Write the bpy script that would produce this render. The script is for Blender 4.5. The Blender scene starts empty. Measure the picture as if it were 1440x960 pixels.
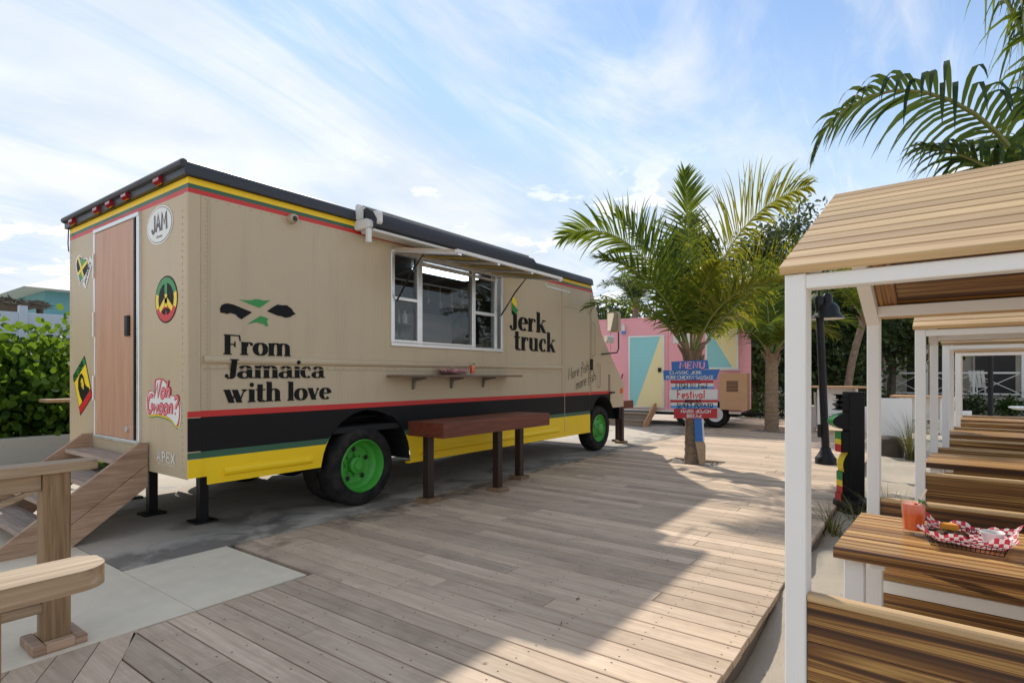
import bpy, bmesh, math, random
import numpy as np
from mathutils import Vector, Matrix
random.seed(7); RNG = np.random.default_rng(11)
scene = bpy.context.scene
COL = scene.collection
rad = math.radians

# ------------------------------------------------------------------ camera, world, sun, exposure
HEAD = math.atan(578 / 788)                       # the camera looks this far left of the truck's long axis
RT = (math.cos(HEAD), math.sin(HEAD)); FW = (-math.sin(HEAD), math.cos(HEAD))
cam_d = bpy.data.cameras.new("camera"); cam = bpy.data.objects.new("camera", cam_d); COL.objects.link(cam)
cam.location = (0, 0, 1.40); cam.rotation_euler = (rad(90), 0, HEAD)
cam_d.sensor_width = 36; cam_d.lens = 788 / 1440 * 36; cam_d.shift_y = 48 / 1440
cam_d.clip_start = 0.05; cam_d.clip_end = 3000
scene.camera = cam

SUN_EL = rad(41); SUN_H = (-0.80, 0.60)           # direction towards the sun on the ground
w = bpy.data.worlds.new("World"); scene.world = w; w.use_nodes = True
def build_world():
    nt = w.node_tree; n = nt.nodes; l = nt.links; n.clear()
    def N(t, **k):
        x = n.new(t)
        for a, b in k.items(): setattr(x, a, b)
        return x
    def math_(op, a, b=None):
        x = N('ShaderNodeMath', operation=op)
        for i, q in enumerate((a, b)):
            if q is None: continue
            if isinstance(q, (int, float)): x.inputs[i].default_value = q
            else: l.new(q, x.inputs[i])
        return x.outputs[0]
    sky = N('ShaderNodeTexSky', sky_type='NISHITA'); sky.sun_disc = False
    sky.sun_elevation = SUN_EL; sky.sun_rotation = math.atan2(SUN_H[0], SUN_H[1])
    sky.air_density = 1.3; sky.dust_density = 0.1; sky.ozone_density = 2.5
    tc = N('ShaderNodeTexCoord'); sep = N('ShaderNodeSeparateXYZ'); l.new(tc.outputs['Generated'], sep.inputs[0])
    z = math_('MAXIMUM', sep.outputs[2], 0.0)
    zz = math_('ADD', z, 0.16)
    u = math_('DIVIDE', sep.outputs[0], zz); v = math_('DIVIDE', sep.outputs[1], zz)
    cmb = N('ShaderNodeCombineXYZ'); l.new(u, cmb.inputs[0]); l.new(v, cmb.inputs[1])
    def cloud(rot, sc, loc, detail, rough, dist, lo, hi):
        mp = N('ShaderNodeMapping'); l.new(cmb.outputs[0], mp.inputs[0])
        mp.inputs['Rotation'].default_value = (0, 0, rad(rot)); mp.inputs['Scale'].default_value = sc; mp.inputs['Location'].default_value = loc
        no = N('ShaderNodeTexNoise'); l.new(mp.outputs[0], no.inputs[0])
        no.inputs['Scale'].default_value = 1; no.inputs['Detail'].default_value = detail; no.inputs['Roughness'].default_value = rough; no.inputs['Distortion'].default_value = dist
        mr = N('ShaderNodeMapRange'); mr.interpolation_type = 'SMOOTHSTEP'; l.new(no.outputs[0], mr.inputs[0])
        mr.inputs[1].default_value = lo; mr.inputs[2].default_value = hi
        return mr.outputs[0]
    streak = cloud(4, (1.7, 0.42, 1), (1.3, 0.4, 0), 9, 0.60, 0.7, 0.42, 0.62)
    wisp = cloud(-6, (5.0, 0.75, 1), (4.1, 2.2, 3), 10, 0.65, 1.1, 0.44, 0.70)
    cumu = cloud(10, (1.1, 1.1, 1), (7.7, 3.1, 0), 10, 0.55, 0.3, 0.47, 0.60)
    # low cumulus only near the horizon
    hz = N('ShaderNodeMapRange'); l.new(sep.outputs[2], hz.inputs[0]); hz.interpolation_type = 'SMOOTHSTEP'
    hz.inputs[1].default_value = 0.50; hz.inputs[2].default_value = 0.18
    low = math_('MULTIPLY', cumu, hz.outputs[0])
    veil = N('ShaderNodeMapRange'); l.new(sep.outputs[2], veil.inputs[0]); veil.interpolation_type = 'SMOOTHSTEP'
    veil.inputs[1].default_value = 0.52; veil.inputs[2].default_value = 0.02; veil.inputs[3].default_value = 0.06; veil.inputs[4].default_value = 0.72
    a = math_('ADD', 0.10, math_('MULTIPLY', 0.82, math_('MAXIMUM', streak, math_('MULTIPLY', wisp, 0.75))))
    inv = math_('MULTIPLY', math_('SUBTRACT', 1, a), math_('SUBTRACT', 1, veil.outputs[0]))
    inv = math_('MULTIPLY', inv, math_('SUBTRACT', 1, math_('MULTIPLY', low, 0.45)))
    fac = math_('SUBTRACT', 1, inv)
    # clouds: bright white, greyer undersides
    shade = cloud(40, (2.2, 2.2, 1), (0, 0, 2), 6, 0.5, 0.2, 0.3, 0.75)
    cr = N('ShaderNodeMix', data_type='RGBA'); l.new(shade, cr.inputs[0])
    cr.inputs[6].default_value = (4.2, 4.6, 5.1, 1); cr.inputs[7].default_value = (5.6, 5.7, 5.85, 1)
    mx = N('ShaderNodeMix', data_type='RGBA'); l.new(fac, mx.inputs[0]); sm = N('ShaderNodeMix', data_type='RGBA', blend_type='MULTIPLY'); sm.inputs[0].default_value = 1; l.new(sky.outputs[0], sm.inputs[6]); sm.inputs[7].default_value = (.72, .80, .88, 1); dk = N('ShaderNodeMix', data_type='RGBA', blend_type='DARKEN'); dk.inputs[0].default_value = 1; l.new(sm.outputs[2], dk.inputs[6]); dk.inputs[7].default_value = (2.6, 3.8, 5.6, 1); l.new(dk.outputs[2], mx.inputs[6]); l.new(cr.outputs[2], mx.inputs[7])
    puff = cloud(25, (2.6, 2.6, 1), (2.7, 9.1, 1), 12, 0.6, 0.25, 0.555, 0.60)
    hz2 = N('ShaderNodeMapRange'); l.new(sep.outputs[2], hz2.inputs[0]); hz2.interpolation_type = 'SMOOTHSTEP'
    hz2.inputs[1].default_value = 0.40; hz2.inputs[2].default_value = 0.24
    mp2 = N('ShaderNodeMix', data_type='RGBA'); l.new(math_('MULTIPLY', math_('MULTIPLY', puff, hz2.outputs[0]), 0.8), mp2.inputs[0]); l.new(mx.outputs[2], mp2.inputs[6]); mp2.inputs[7].default_value = (6.2, 6.2, 6.2, 1)
    bg = N('ShaderNodeBackground'); bg.inputs[1].default_value = 0.10; l.new(mp2.outputs[2], bg.inputs[0])
    out = N('ShaderNodeOutputWorld'); l.new(bg.outputs[0], out.inputs[0])
build_world()
sun_d = bpy.data.lights.new("sun", 'SUN'); sun_d.energy = 2.3; sun_d.angle = rad(1.0); sun_d.color = (1.0, 0.93, 0.82)
sun = bpy.data.objects.new("sun", sun_d); COL.objects.link(sun); sun.location = (-8, 6, 12)
sd = Vector((SUN_H[0] * math.cos(SUN_EL), SUN_H[1] * math.cos(SUN_EL), math.sin(SUN_EL)))
sun.rotation_euler = sd.to_track_quat('Z', 'Y').to_euler()
scene.view_settings.view_transform = 'Standard'; scene.view_settings.look = 'None'
scene.view_settings.exposure = 0.92; scene.view_settings.gamma = 1

# ------------------------------------------------------------------ materials
def lin(r, g, b):
    f = lambda c: ((c / 255 + 0.055) / 1.055) ** 2.4 if c > 10 else c / 255 / 12.92
    return (f(r), f(g), f(b))
class NT:
    def __init__(s, name):
        s.m = bpy.data.materials.new(name); s.m.use_nodes = True; s.t = s.m.node_tree; s.n = s.t.nodes; s.l = s.t.links
        s.bsdf = s.n['Principled BSDF']; s.out = s.n['Material Output']; s._tc = None
    def N(s, t, **k):
        x = s.n.new(t)
        for a, b in k.items(): setattr(x, a, b)
        return x
    def set(s, **k):
        for a, b in k.items(): s.bsdf.inputs[a.replace('_', ' ')].default_value = b
    def coord(s, scale=(1, 1, 1), rnd=0.0, world=False):
        mp = s.N('ShaderNodeMapping'); mp.inputs['Scale'].default_value = scale
        if world:
            g = s.N('ShaderNodeNewGeometry'); src = g.outputs['Position']
        else:
            if not s._tc: s._tc = s.N('ShaderNodeTexCoord')
            src = s._tc.outputs['Object']
        if rnd:
            oi = s.N('ShaderNodeObjectInfo'); ad = s.N('ShaderNodeVectorMath', operation='MULTIPLY_ADD')
            cb = s.N('ShaderNodeCombineXYZ')
            for i in range(3): s.l.new(oi.outputs['Random'], cb.inputs[i])
            s.l.new(cb.outputs[0], ad.inputs[0]); ad.inputs[1].default_value = (rnd, rnd * 1.7, rnd * 0.6)
            s.l.new(src, ad.inputs[2]); src = ad.outputs[0]
        s.l.new(src, mp.inputs['Vector']); return mp.outputs[0]
    def noise(s, vec, scale=5, detail=4, rough=0.55, dist=0):
        x = s.N('ShaderNodeTexNoise'); s.l.new(vec, x.inputs['Vector'])
        x.inputs['Scale'].default_value = scale; x.inputs['Detail'].default_value = detail; x.inputs['Roughness'].default_value = rough; x.inputs['Distortion'].default_value = dist
        return x.outputs[0]
    def ramp(s, fac, stops):
        r = s.N('ShaderNodeValToRGB'); s.l.new(fac, r.inputs[0]); e = r.color_ramp.elements
        while len(e) < len(stops): e.new(0.5)
        for i, (p, c) in enumerate(stops): e[i].position = p; e[i].color = (*c[:3], 1)
        return r.outputs[0]
    def mix(s, fac, a, b, blend='MIX'):
        x = s.N('ShaderNodeMix', data_type='RGBA', blend_type=blend)
        for i, q in ((0, fac), (6, a), (7, b)):
            if isinstance(q, tuple): x.inputs[i].default_value = (*q[:3], 1)
            elif isinstance(q, (int, float)): x.inputs[i].default_value = q
            else: s.l.new(q, x.inputs[i])
        return x.outputs[2]
    def maprange(s, v, a, b, c, d):
        x = s.N('ShaderNodeMapRange'); s.l.new(v, x.inputs[0])
        for i, q in enumerate((a, b, c, d)): x.inputs[i + 1].default_value = q
        return x.outputs[0]
    def bump(s, h, strength, dist=0.01):
        b = s.N('ShaderNodeBump'); b.inputs['Strength'].default_value = strength; b.inputs['Distance'].default_value = dist
        s.l.new(h, b.inputs['Height']); s.l.new(b.outputs[0], s.bsdf.inputs['Normal'])
    def scale_val(s, col, fac):
        """multiply colour by a value socket"""
        h = s.N('ShaderNodeHueSaturation'); s.l.new(fac, h.inputs['Value'])
        if isinstance(col, tuple): h.inputs['Color'].default_value = (*col[:3], 1)
        else: s.l.new(col, h.inputs['Color'])
        return h.outputs[0]
    def col(s, c): s.l.new(c, s.bsdf.inputs['Base Color'])

def paint(name, c, rough=0.5, var=0.10, vs=3.0, metal=0.0, bump=0.0, bs=40, rnd=0.0, coat=0.0, spec=0.5, grime=0.0):
    t = NT(name); v = t.coord(rnd=5)
    n1 = t.noise(v, vs, 5, 0.6)
    col = t.mix(n1, tuple(x * (1 - var) for x in c), tuple(min(1, x * (1 + var)) for x in c))
    if grime:
        n2 = t.noise(v, vs * 3.1, 7, 0.7); f = t.maprange(n2, 0.55, 0.75, 0, grime)
        col = t.mix(f, col, (0.09, 0.075, 0.06))
    if rnd:
        oi = t.N('ShaderNodeObjectInfo'); col = t.scale_val(col, t.maprange(oi.outputs['Random'], 0, 1, 1 - rnd, 1 + rnd))
    t.col(col); t.set(Roughness=rough, Metallic=metal)
    t.bsdf.inputs['Specular IOR Level'].default_value = spec; t.bsdf.inputs['Coat Weight'].default_value = coat
    rr = t.maprange(n1, 0.3, 0.7, max(0.02, rough - 0.07), min(1, rough + 0.07)); t.l.new(rr, t.bsdf.inputs['Roughness'])
    if bump: t.bump(t.noise(v, bs, 4, 0.6), bump, 0.01)
    return t.m
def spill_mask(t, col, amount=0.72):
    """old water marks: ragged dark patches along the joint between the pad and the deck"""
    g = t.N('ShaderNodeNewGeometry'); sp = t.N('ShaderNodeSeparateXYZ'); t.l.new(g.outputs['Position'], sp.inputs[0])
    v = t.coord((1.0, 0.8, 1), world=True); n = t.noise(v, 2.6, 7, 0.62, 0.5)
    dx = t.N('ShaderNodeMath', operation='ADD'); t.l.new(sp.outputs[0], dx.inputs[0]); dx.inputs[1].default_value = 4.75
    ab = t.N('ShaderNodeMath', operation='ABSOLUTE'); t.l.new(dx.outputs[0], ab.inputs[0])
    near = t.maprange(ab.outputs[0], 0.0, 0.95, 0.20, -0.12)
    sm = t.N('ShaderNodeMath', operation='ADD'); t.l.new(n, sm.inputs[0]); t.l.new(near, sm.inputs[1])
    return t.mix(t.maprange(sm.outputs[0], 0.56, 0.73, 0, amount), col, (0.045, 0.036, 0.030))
def wood(name, stops, axis=0, along=1.2, across=22, rough=0.55, rnd=0.18, bump=0.25, dist=1.5, knots=0.0, dirt=0.0, spill=False):
    t = NT(name); sc = [across] * 3; sc[axis] = along
    v = t.coord(tuple(sc), rnd=9)
    g = t.noise(v, 1.0, 6, 0.6, dist)
    col = t.ramp(g, stops)
    f = t.noise(v, 5.0, 4, 0.6)
    col = t.mix(t.maprange(f, 0.35, 0.7, 0, 0.35), col, tuple(x * 0.55 for x in stops[0][1]))
    if dirt:
        v2 = t.coord((1, 1, 1), rnd=3); d = t.noise(v2, 3.0, 6, 0.65)
        col = t.mix(t.maprange(d, 0.5, 0.8, 0, dirt), col, tuple(x * 0.45 for x in stops[0][1]))
    oi = t.N('ShaderNodeObjectInfo'); col = t.scale_val(col, t.maprange(oi.outputs['Random'], 0, 1, 1 - rnd, 1 + rnd))
    t.set(Roughness=rough)
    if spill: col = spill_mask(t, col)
    t.col(col)
    if bump: t.bump(f, bump, 0.004)
    return t.m
def zebra(name, stops, axis=0, broad=24, rough=0.40, rnd=0.16, fine=0.55, axis2=None):
    t = NT(name); sc = [broad] * 3; sc[axis] = 0.3
    if axis2 is not None: sc[axis2] = 0.3
    v = t.coord(tuple(sc), rnd=9); g = t.noise(v, 1.0, 2.5, 0.5, 0.5)
    col = t.ramp(g, stops)
    sc2 = [90] * 3; sc2[axis] = 1.2
    if axis2 is not None: sc2[axis2] = 1.2
    f = t.noise(t.coord(tuple(sc2), rnd=4), 1.0, 4, 0.6, 0.6)
    col = t.mix(t.maprange(f, 0.38, 0.68, 0, fine), col, tuple(x * 0.35 for x in stops[1][1]))
    oi = t.N('ShaderNodeObjectInfo'); col = t.scale_val(col, t.maprange(oi.outputs['Random'], 0, 1, 1 - rnd, 1 + rnd))
    t.col(col); t.set(Roughness=rough); t.bump(f, 0.1, 0.003)
    return t.m
def leaf(name, c1, c2, trans=0.45, rough=0.45, rnd=0.25, vs=0.7, tcol=None):
    t = NT(name); g = t.N('ShaderNodeNewGeometry'); v = t.coord()
    n1 = t.noise(v, vs, 3)
    f = t.N('ShaderNodeMath', operation='ADD'); t.l.new(t.maprange(g.outputs['Random Per Island'], 0, 1, -0.35, 0.35), f.inputs[0]); t.l.new(n1, f.inputs[1])
    col = t.ramp(f.outputs[0], [(0.2, c1), (0.8, c2)])
    t.col(col); t.set(Roughness=max(rough, .5)); t.bsdf.inputs['Specular IOR Level'].default_value = 0.14
    tr = t.N('ShaderNodeBsdfTranslucent')
    t.l.new(t.mix(1.0, col, tcol or (1.0, 1.0, 0.35), 'MULTIPLY') if not tcol else t.mix(0.5, col, tcol), tr.inputs[0])
    ms = t.N('ShaderNodeMixShader'); ms.inputs[0].default_value = trans
    t.l.new(t.bsdf.outputs[0], ms.inputs[1]); t.l.new(tr.outputs[0], ms.inputs[2]); t.l.new(ms.outputs[0], t.out.inputs[0])
    return t.m
def glass_mat(name, tint, refl=1.0):
    t = NT(name); t.n.remove(t.bsdf)
    tr = t.N('ShaderNodeBsdfTransparent'); tr.inputs[0].default_value = (*tint, 1)
    gl = t.N('ShaderNodeBsdfGlossy'); gl.inputs['Roughness'].default_value = 0.02
    lw = t.N('ShaderNodeLayerWeight'); lw.inputs[0].default_value = 0.5; pw = t.N('ShaderNodeMath', operation='POWER'); t.l.new(lw.outputs['Facing'], pw.inputs[0]); pw.inputs[1].default_value = 4.0
    ms = t.N('ShaderNodeMixShader'); t.l.new(t.maprange(pw.outputs[0], 0, 1, 0.05, 0.55), ms.inputs[0]); t.l.new(tr.outputs[0], ms.inputs[1]); t.l.new(gl.outputs[0], ms.inputs[2]); t.l.new(ms.outputs[0], t.out.inputs[0])
    return t.m
def emis(name, c, s):
    t = NT(name); t.set(Base_Color=(*c, 1)); t.bsdf.inputs['Emission Color'].default_value = (*c, 1); t.bsdf.inputs['Emission Strength'].default_value = s
    return t.m

TAN = lin(193, 175, 145)
def truck_skin():
    t = NT("tan_truck_paint"); v = t.coord(world=True); n1 = t.noise(v, 1.1, 5, 0.6)
    col = t.mix(n1, tuple(x * .93 for x in TAN), tuple(x * 1.06 for x in TAN))
    st = t.noise(t.coord((9, 9, .55), world=True), 1.0, 5, 0.65); col = t.mix(t.maprange(st, .52, .78, 0, .14), col, (0.16, 0.125, 0.09))
    sp = t.noise(v, 38, 3, 0.6); col = t.mix(t.maprange(sp, .68, .74, 0, .35), col, (0.10, 0.08, 0.06))
    t.col(col); t.l.new(t.maprange(n1, .3, .7, .36, .5), t.bsdf.inputs['Roughness'])
    wv = t.noise(t.coord((1, 1.6, 1.2), world=True), 1.3, 3, 0.5); t.bump(wv, .35, .05)
    return t.m
mt_tan = truck_skin()
mt_tan_dark = paint("tan_trim", tuple(x * .9 for x in TAN), 0.45, 0.06, 3)
mt_red = paint("red_paint", lin(200, 44, 40), 0.4, 0.06)
mt_green = paint("dark_green_paint", lin(50, 96, 70), 0.4, 0.06)
mt_yellow = paint("yellow_paint", lin(252, 208, 4), 0.4, 0.05, 1.5, grime=0.06)
mt_black = paint("black_paint", (0.010, 0.010, 0.011), 0.45, 0.2, 2, spec=0.18)
mt_roof = paint("roof_membrane", (0.028, 0.030, 0.036), 0.45, 0.2, 4)
mt_fabric = paint("awning_fabric", (0.035, 0.037, 0.045), 0.8, 0.25, 6, bump=0.2, bs=9)
mt_alu = paint("aluminium", (0.74, 0.74, 0.73), 0.35, 0.06, 8, metal=0.75)
mt_whitemetal = paint("white_metal", lin(222, 220, 214), 0.4, 0.06, 10, grime=0.15)
mt_steel = paint("dull_steel", (0.30, 0.29, 0.27), 0.45, 0.2, 20, metal=0.8)
mt_blackmetal = paint("black_metal", (0.010, 0.010, 0.012), 0.4, 0.2, 10, spec=0.3)
def rubber():
    t = NT("tyre_rubber"); v = t.coord(); n = t.noise(v, 7, 6, .65); c = t.mix(t.maprange(n, .42, .75, 0, .55), (0.012, 0.012, 0.013), (0.075, 0.064, 0.052)); t.col(c); t.set(Roughness=.8); t.bsdf.inputs['Specular IOR Level'].default_value = .2
    t.bump(t.noise(v, 60, 3, .6), .15, .005); return t.m
mt_rubber = rubber()
mt_rim = paint("green_rim", lin(74, 166, 60), 0.45, 0.25, 7, grime=0.45)
mt_underbody = paint("underbody", (0.010, 0.010, 0.010), 0.8, 0.3)
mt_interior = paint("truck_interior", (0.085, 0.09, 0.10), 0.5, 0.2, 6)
mt_redlens = paint("red_lens", lin(150, 24, 34), 0.15, 0.1, coat=0.5)
mt_amber = paint("amber_lens", lin(226, 110, 20), 0.2, 0.1)
mt_print_black = paint("black_print", (0.010, 0.010, 0.010), 0.5, 0.1, spec=0.15)
mt_print_green = paint("green_print", lin(46, 140, 66), 0.4, 0.05)
mt_print_white = paint("white_print", (0.80, 0.80, 0.78), 0.45, 0.03)
mt_print_yellow = paint("yellow_print", lin(246, 214, 40), 0.4, 0.05)
mt_print_red = paint("red_print", lin(205, 32, 40), 0.4, 0.05)
mt_print_pink = paint("pink_print", lin(235, 150, 160), 0.4, 0.05)
mt_print_grey = paint("grey_print", (0.07, 0.07, 0.07), 0.4, 0.05)
mt_door = wood("door_laminate", [(0.3, lin(190, 142, 114)), (0.7, lin(204, 160, 132))], axis=2, along=0.6, across=9, rough=0.45, rnd=0.0, bump=0.05)
mt_glass = glass_mat("window_glass", (0.78, 0.82, 0.82))
mt_hatchin = paint('hatch_lining', (0.20, 0.18, 0.14), 0.6, 0.35, 6)
mt_hatchrib = paint('hatch_rib', (0.42, 0.31, 0.05), 0.6, 0.3, 9)
mt_clear = glass_mat("clear_glass", (0.95, 0.95, 0.95))
mt_led = emis("led_panel", (0.85, 0.93, 1.0), 4.0)
mt_mirror = paint("mirror_glass", (0.6, 0.6, 0.6), 0.05, 0.02, metal=1.0)
mt_deck = wood("weathered_deck", [(0.22, (0.48, 0.345, 0.235)), (0.48, (0.60, 0.45, 0.315)), (0.78, (0.71, 0.56, 0.41))], axis=0, along=0.8, across=14, rough=0.72, rnd=0.20, bump=0.4, dist=1.2, dirt=0.5, spill=True)
mt_deck_dark = paint("deck_substructure", (0.035, 0.028, 0.022), 0.9, 0.2)
mt_deckrim = wood("deck_rim", [(0.3, (0.16, 0.125, 0.10)), (0.7, (0.30, 0.25, 0.20))], axis=1, along=0.8, across=14, rough=0.8)
ZEB = [(0.30, (0.034, 0.012, 0.005)), (0.40, (0.125, 0.047, 0.014)), (0.455, (0.38, 0.185, 0.048)), (0.49, (0.17, 0.066, 0.019)), (0.54, (0.53, 0.300, 0.086)), (0.585, (0.24, 0.102, 0.029)), (0.68, (0.065, 0.024, 0.009))]
mt_zebra = zebra("striped_tropical_wood", ZEB)
ZEBL = [(0.30, (0.40, 0.24, 0.118)), (0.46, (0.55, 0.365, 0.185)), (0.60, (0.65, 0.455, 0.228)), (0.75, (0.53, 0.33, 0.168))]
mt_zebra_light = wood("pale_booth_wood", ZEBL, axis=0, along=0.5, across=14, rough=0.5, rnd=0.16, bump=0.12, dist=0.7)  # roof boards; its pale tone also paints the sunlit bench-back tops
mt_white = paint("white_paint", lin(238, 236, 231), 0.45, 0.03, 6, bump=0.03, bs=25)
mt_cedar = wood("pine_post", [(0.28, (0.155, 0.085, 0.036)), (0.5, (0.30, 0.185, 0.09)), (0.78, (0.43, 0.29, 0.155))], axis=2, along=0.8, across=20, rough=0.65, rnd=0.10, bump=0.3, dist=2.5)
mt_pine_y = wood("pine_rail", [(0.3, (0.30, 0.19, 0.105)), (0.55, (0.46, 0.33, 0.20)), (0.8, (0.58, 0.45, 0.31))], axis=1, along=0.8, across=20, rough=0.65, rnd=0.12, bump=0.25, dist=2.0)
mt_stair = wood("stair_wood", [(0.3, (0.31, 0.185, 0.115)), (0.52, (0.50, 0.325, 0.21)), (0.8, (0.62, 0.44, 0.305))], axis=1, along=0.9, across=16, rough=0.7, rnd=0.12, bump=0.35, dist=2.2, dirt=0.3)
mt_mahog = wood("mahogany_stain", [(0.28, (0.075, 0.018, 0.010)), (0.5, (0.165, 0.040, 0.020)), (0.8, (0.25, 0.068, 0.034))], axis=1, along=0.7, across=18, rough=0.38, rnd=0.1, bump=0.15, dist=1.5)
mt_mahog_v = wood("dark_post_stain", [(0.3, (0.022, 0.011, 0.008)), (0.7, (0.060, 0.027, 0.017))], axis=2, along=0.8, across=22, rough=0.45, rnd=0.1, bump=0.2)
mt_footblock = wood("footing_wood", [(0.3, (0.22, 0.13, 0.065)), (0.7, (0.38, 0.25, 0.14))], axis=1, rough=0.7)
mt_shelf = wood("shelf_wood", [(0.3, (0.17, 0.095, 0.06)), (0.7, (0.31, 0.20, 0.13))], axis=1, rough=0.5)
mt_pink = paint("pink_paint", lin(241, 168, 175), 0.5, 0.05, 1.2, grime=0.06)
mt_seam = paint('pink_seam', lin(196, 110, 122), 0.5)
mt_teal = paint("teal_paint", lin(148, 210, 212), 0.5, 0.04)
mt_cream = paint("cream_paint", lin(243, 226, 172), 0.5, 0.04)
mt_ply = paint("tan_board", lin(196, 152, 112), 0.65, 0.1, 4)
mt_blue = paint("blue_sign_paint", lin(46, 104, 172), 0.55, 0.12, 12, grime=0.1)
mt_lblue = paint("light_blue_sign_paint", lin(86, 142, 204), 0.55, 0.12, 12)
mt_signwhite = paint("white_sign_paint", lin(208, 208, 204), 0.6, 0.06, 12, grime=0.1)
mt_signred = paint("red_sign_paint", lin(172, 40, 46), 0.55, 0.12, 12)
mt_trunk = wood("palm_bark", [(0.3, (0.14, 0.095, 0.065)), (0.55, (0.27, 0.20, 0.14)), (0.8, (0.38, 0.30, 0.22))], axis=0, along=6, across=20, rough=0.9, rnd=0.1, bump=0.8, dist=1.0)
mt_trunk_tan = wood("ringed_palm_bark", [(0.3, (0.20, 0.135, 0.085)), (0.55, (0.34, 0.24, 0.15)), (0.8, (0.44, 0.33, 0.22))], axis=0, along=6, across=20, rough=0.9, rnd=0.1, bump=0.8)
mt_bark = wood("tree_bark", [(0.3, (0.05, 0.038, 0.028)), (0.7, (0.14, 0.11, 0.085))], axis=2, along=3, across=14, rough=0.95, bump=0.8)
mt_fibre = paint("palm_fibre", (0.23, 0.15, 0.09), 0.9, 0.35, 20, bump=0.6)
mt_rachis = paint("palm_rachis", (0.20, 0.22, 0.06), 0.5, 0.15, 4)
mt_frond = leaf("coconut_frond", (0.028, 0.072, 0.018), (0.105, 0.155, 0.024), 0.42, 0.38, tcol=(0.36, 0.42, 0.02))
mt_frond_y = leaf("yellowing_frond", (0.045, 0.085, 0.012), (0.19, 0.19, 0.020), 0.42, 0.38, tcol=(0.55, 0.50, 0.03))
mt_frond_d = leaf("dark_frond", (0.018, 0.045, 0.022), (0.060, 0.095, 0.040), 0.28, 0.32, tcol=(0.20, 0.28, 0.03))
mt_leaf_dark = leaf("dark_tree_leaf", (0.022, 0.046, 0.018), (0.085, 0.125, 0.042), 0.25, 0.5, vs=0.5, tcol=(0.14, 0.20, 0.03))
mt_leaf_grey = leaf("grey_green_leaf", (0.040, 0.065, 0.038), (0.115, 0.145, 0.080), 0.25, 0.5, vs=0.6, tcol=(0.2, 0.25, 0.06))
mt_leaf_hedge = leaf("sea_grape_leaf", (0.022, 0.065, 0.012), (0.085, 0.16, 0.020), 0.42, 0.35, vs=0.8, tcol=(0.42, 0.62, 0.04))
mt_leaf_low = leaf("low_shrub_leaf", (0.025, 0.06, 0.014), (0.09, 0.14, 0.03), 0.35, 0.5, vs=1.5)
mt_grass = leaf("beach_grass_blade", (0.085, 0.095, 0.035), (0.25, 0.235, 0.115), 0.3, 0.6, vs=2.0)
mt_flower = leaf("flower_petal", (0.42, 0.05, 0.14), (0.60, 0.22, 0.10), 0.3, 0.6)
mt_thatch = paint("thatch", (0.11, 0.085, 0.062), 0.95, 0.45, 14, bump=1.0, bs=30)
mt_fence = paint("white_vinyl_fence", lin(205, 212, 224), 0.4, 0.03, 2)
mt_wallc = paint("rendered_wall", lin(188, 184, 172), 0.8, 0.1, 2, grime=0.15)
mt_tealhouse = paint("teal_wall", lin(104, 160, 168), 0.7, 0.05, 2)
mt_whiteroof = paint("white_roof", lin(226, 224, 216), 0.5, 0.04, 2)
mt_housewall = paint("house_wall_paint", lin(196, 190, 180), 0.7, 0.06, 1)
mt_darkwin = paint("dark_opening", (0.012, 0.012, 0.013), 0.35, 0.2)
mt_mulch = paint("mulch", (0.075, 0.050, 0.036), 0.95, 0.5, 20, bump=1.0, bs=40)
mt_stone = paint("dark_stone", (0.075, 0.062, 0.050), 0.9, 0.4, 8, bump=0.8, bs=15)
mt_pebble = paint("pebble", (0.36, 0.32, 0.28), 0.8, 0.4, 30)
mt_globe = glass_mat("globe_glass", (0.55, 0.85, 0.86))
mt_coconut = paint("coconut_husk", (0.30, 0.22, 0.12), 0.7, 0.3, 8)

def concrete(name, c, stain, wet):
    t = NT(name); v = t.coord(world=True)
    n1 = t.noise(v, 0.9, 6, 0.6); n2 = t.noise(v, 7, 6, 0.65); n3 = t.noise(v, 60, 3, 0.6)
    col = t.mix(n1, tuple(x * 0.78 for x in c), tuple(x * 1.2 for x in c))
    col = t.mix(t.maprange(n2, 0.35, 0.75, 0, 0.30), col, tuple(x * 0.62 for x in c))
    if stain:
        n4 = t.noise(v, 1.6, 5, 0.6, 0.8); col = t.mix(t.maprange(n4, 0.52, 0.66, 0, stain), col, (0.035, 0.031, 0.027))
        t.l.new(t.maprange(n4, 0.52, 0.66, 0.85, 0.45), t.bsdf.inputs['Roughness'])
    else: t.set(Roughness=0.85)
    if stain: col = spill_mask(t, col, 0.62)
    t.col(col); t.bump(n3, 0.12, 0.004)
    return t.m
mt_pad = concrete("grey_concrete", (0.50, 0.44, 0.355), 0.5, True)
mt_apron = concrete("pale_concrete", (0.76, 0.655, 0.49), 0.0, False)
def sand_mat():
    t = NT("beach_sand"); v = t.coord(world=True)
    n1 = t.noise(v, 1.1, 6, 0.6); n2 = t.noise(v, 9, 5, 0.65); n3 = t.noise(v, 220, 2, 0.5)
    col = t.mix(n1, (0.56, 0.475, 0.36), (0.74, 0.65, 0.52))
    n4 = t.noise(v, 26, 5, 0.7, 0.6); col = t.mix(t.maprange(n2, 0.60, 0.78, 0, 0.35), col, (0.38, 0.30, 0.22)); col = t.mix(t.maprange(n4, 0.64, 0.70, 0, 0.8), col, (0.09, 0.065, 0.045))
    t.col(col); t.set(Roughness=0.95)
    ad = t.N('ShaderNodeMath', operation='ADD'); t.l.new(n2, ad.inputs[0]); t.l.new(n3, ad.inputs[1])
    t.bump(ad.outputs[0], 0.7, 0.04)
    return t.m
mt_sand = sand_mat()
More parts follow.
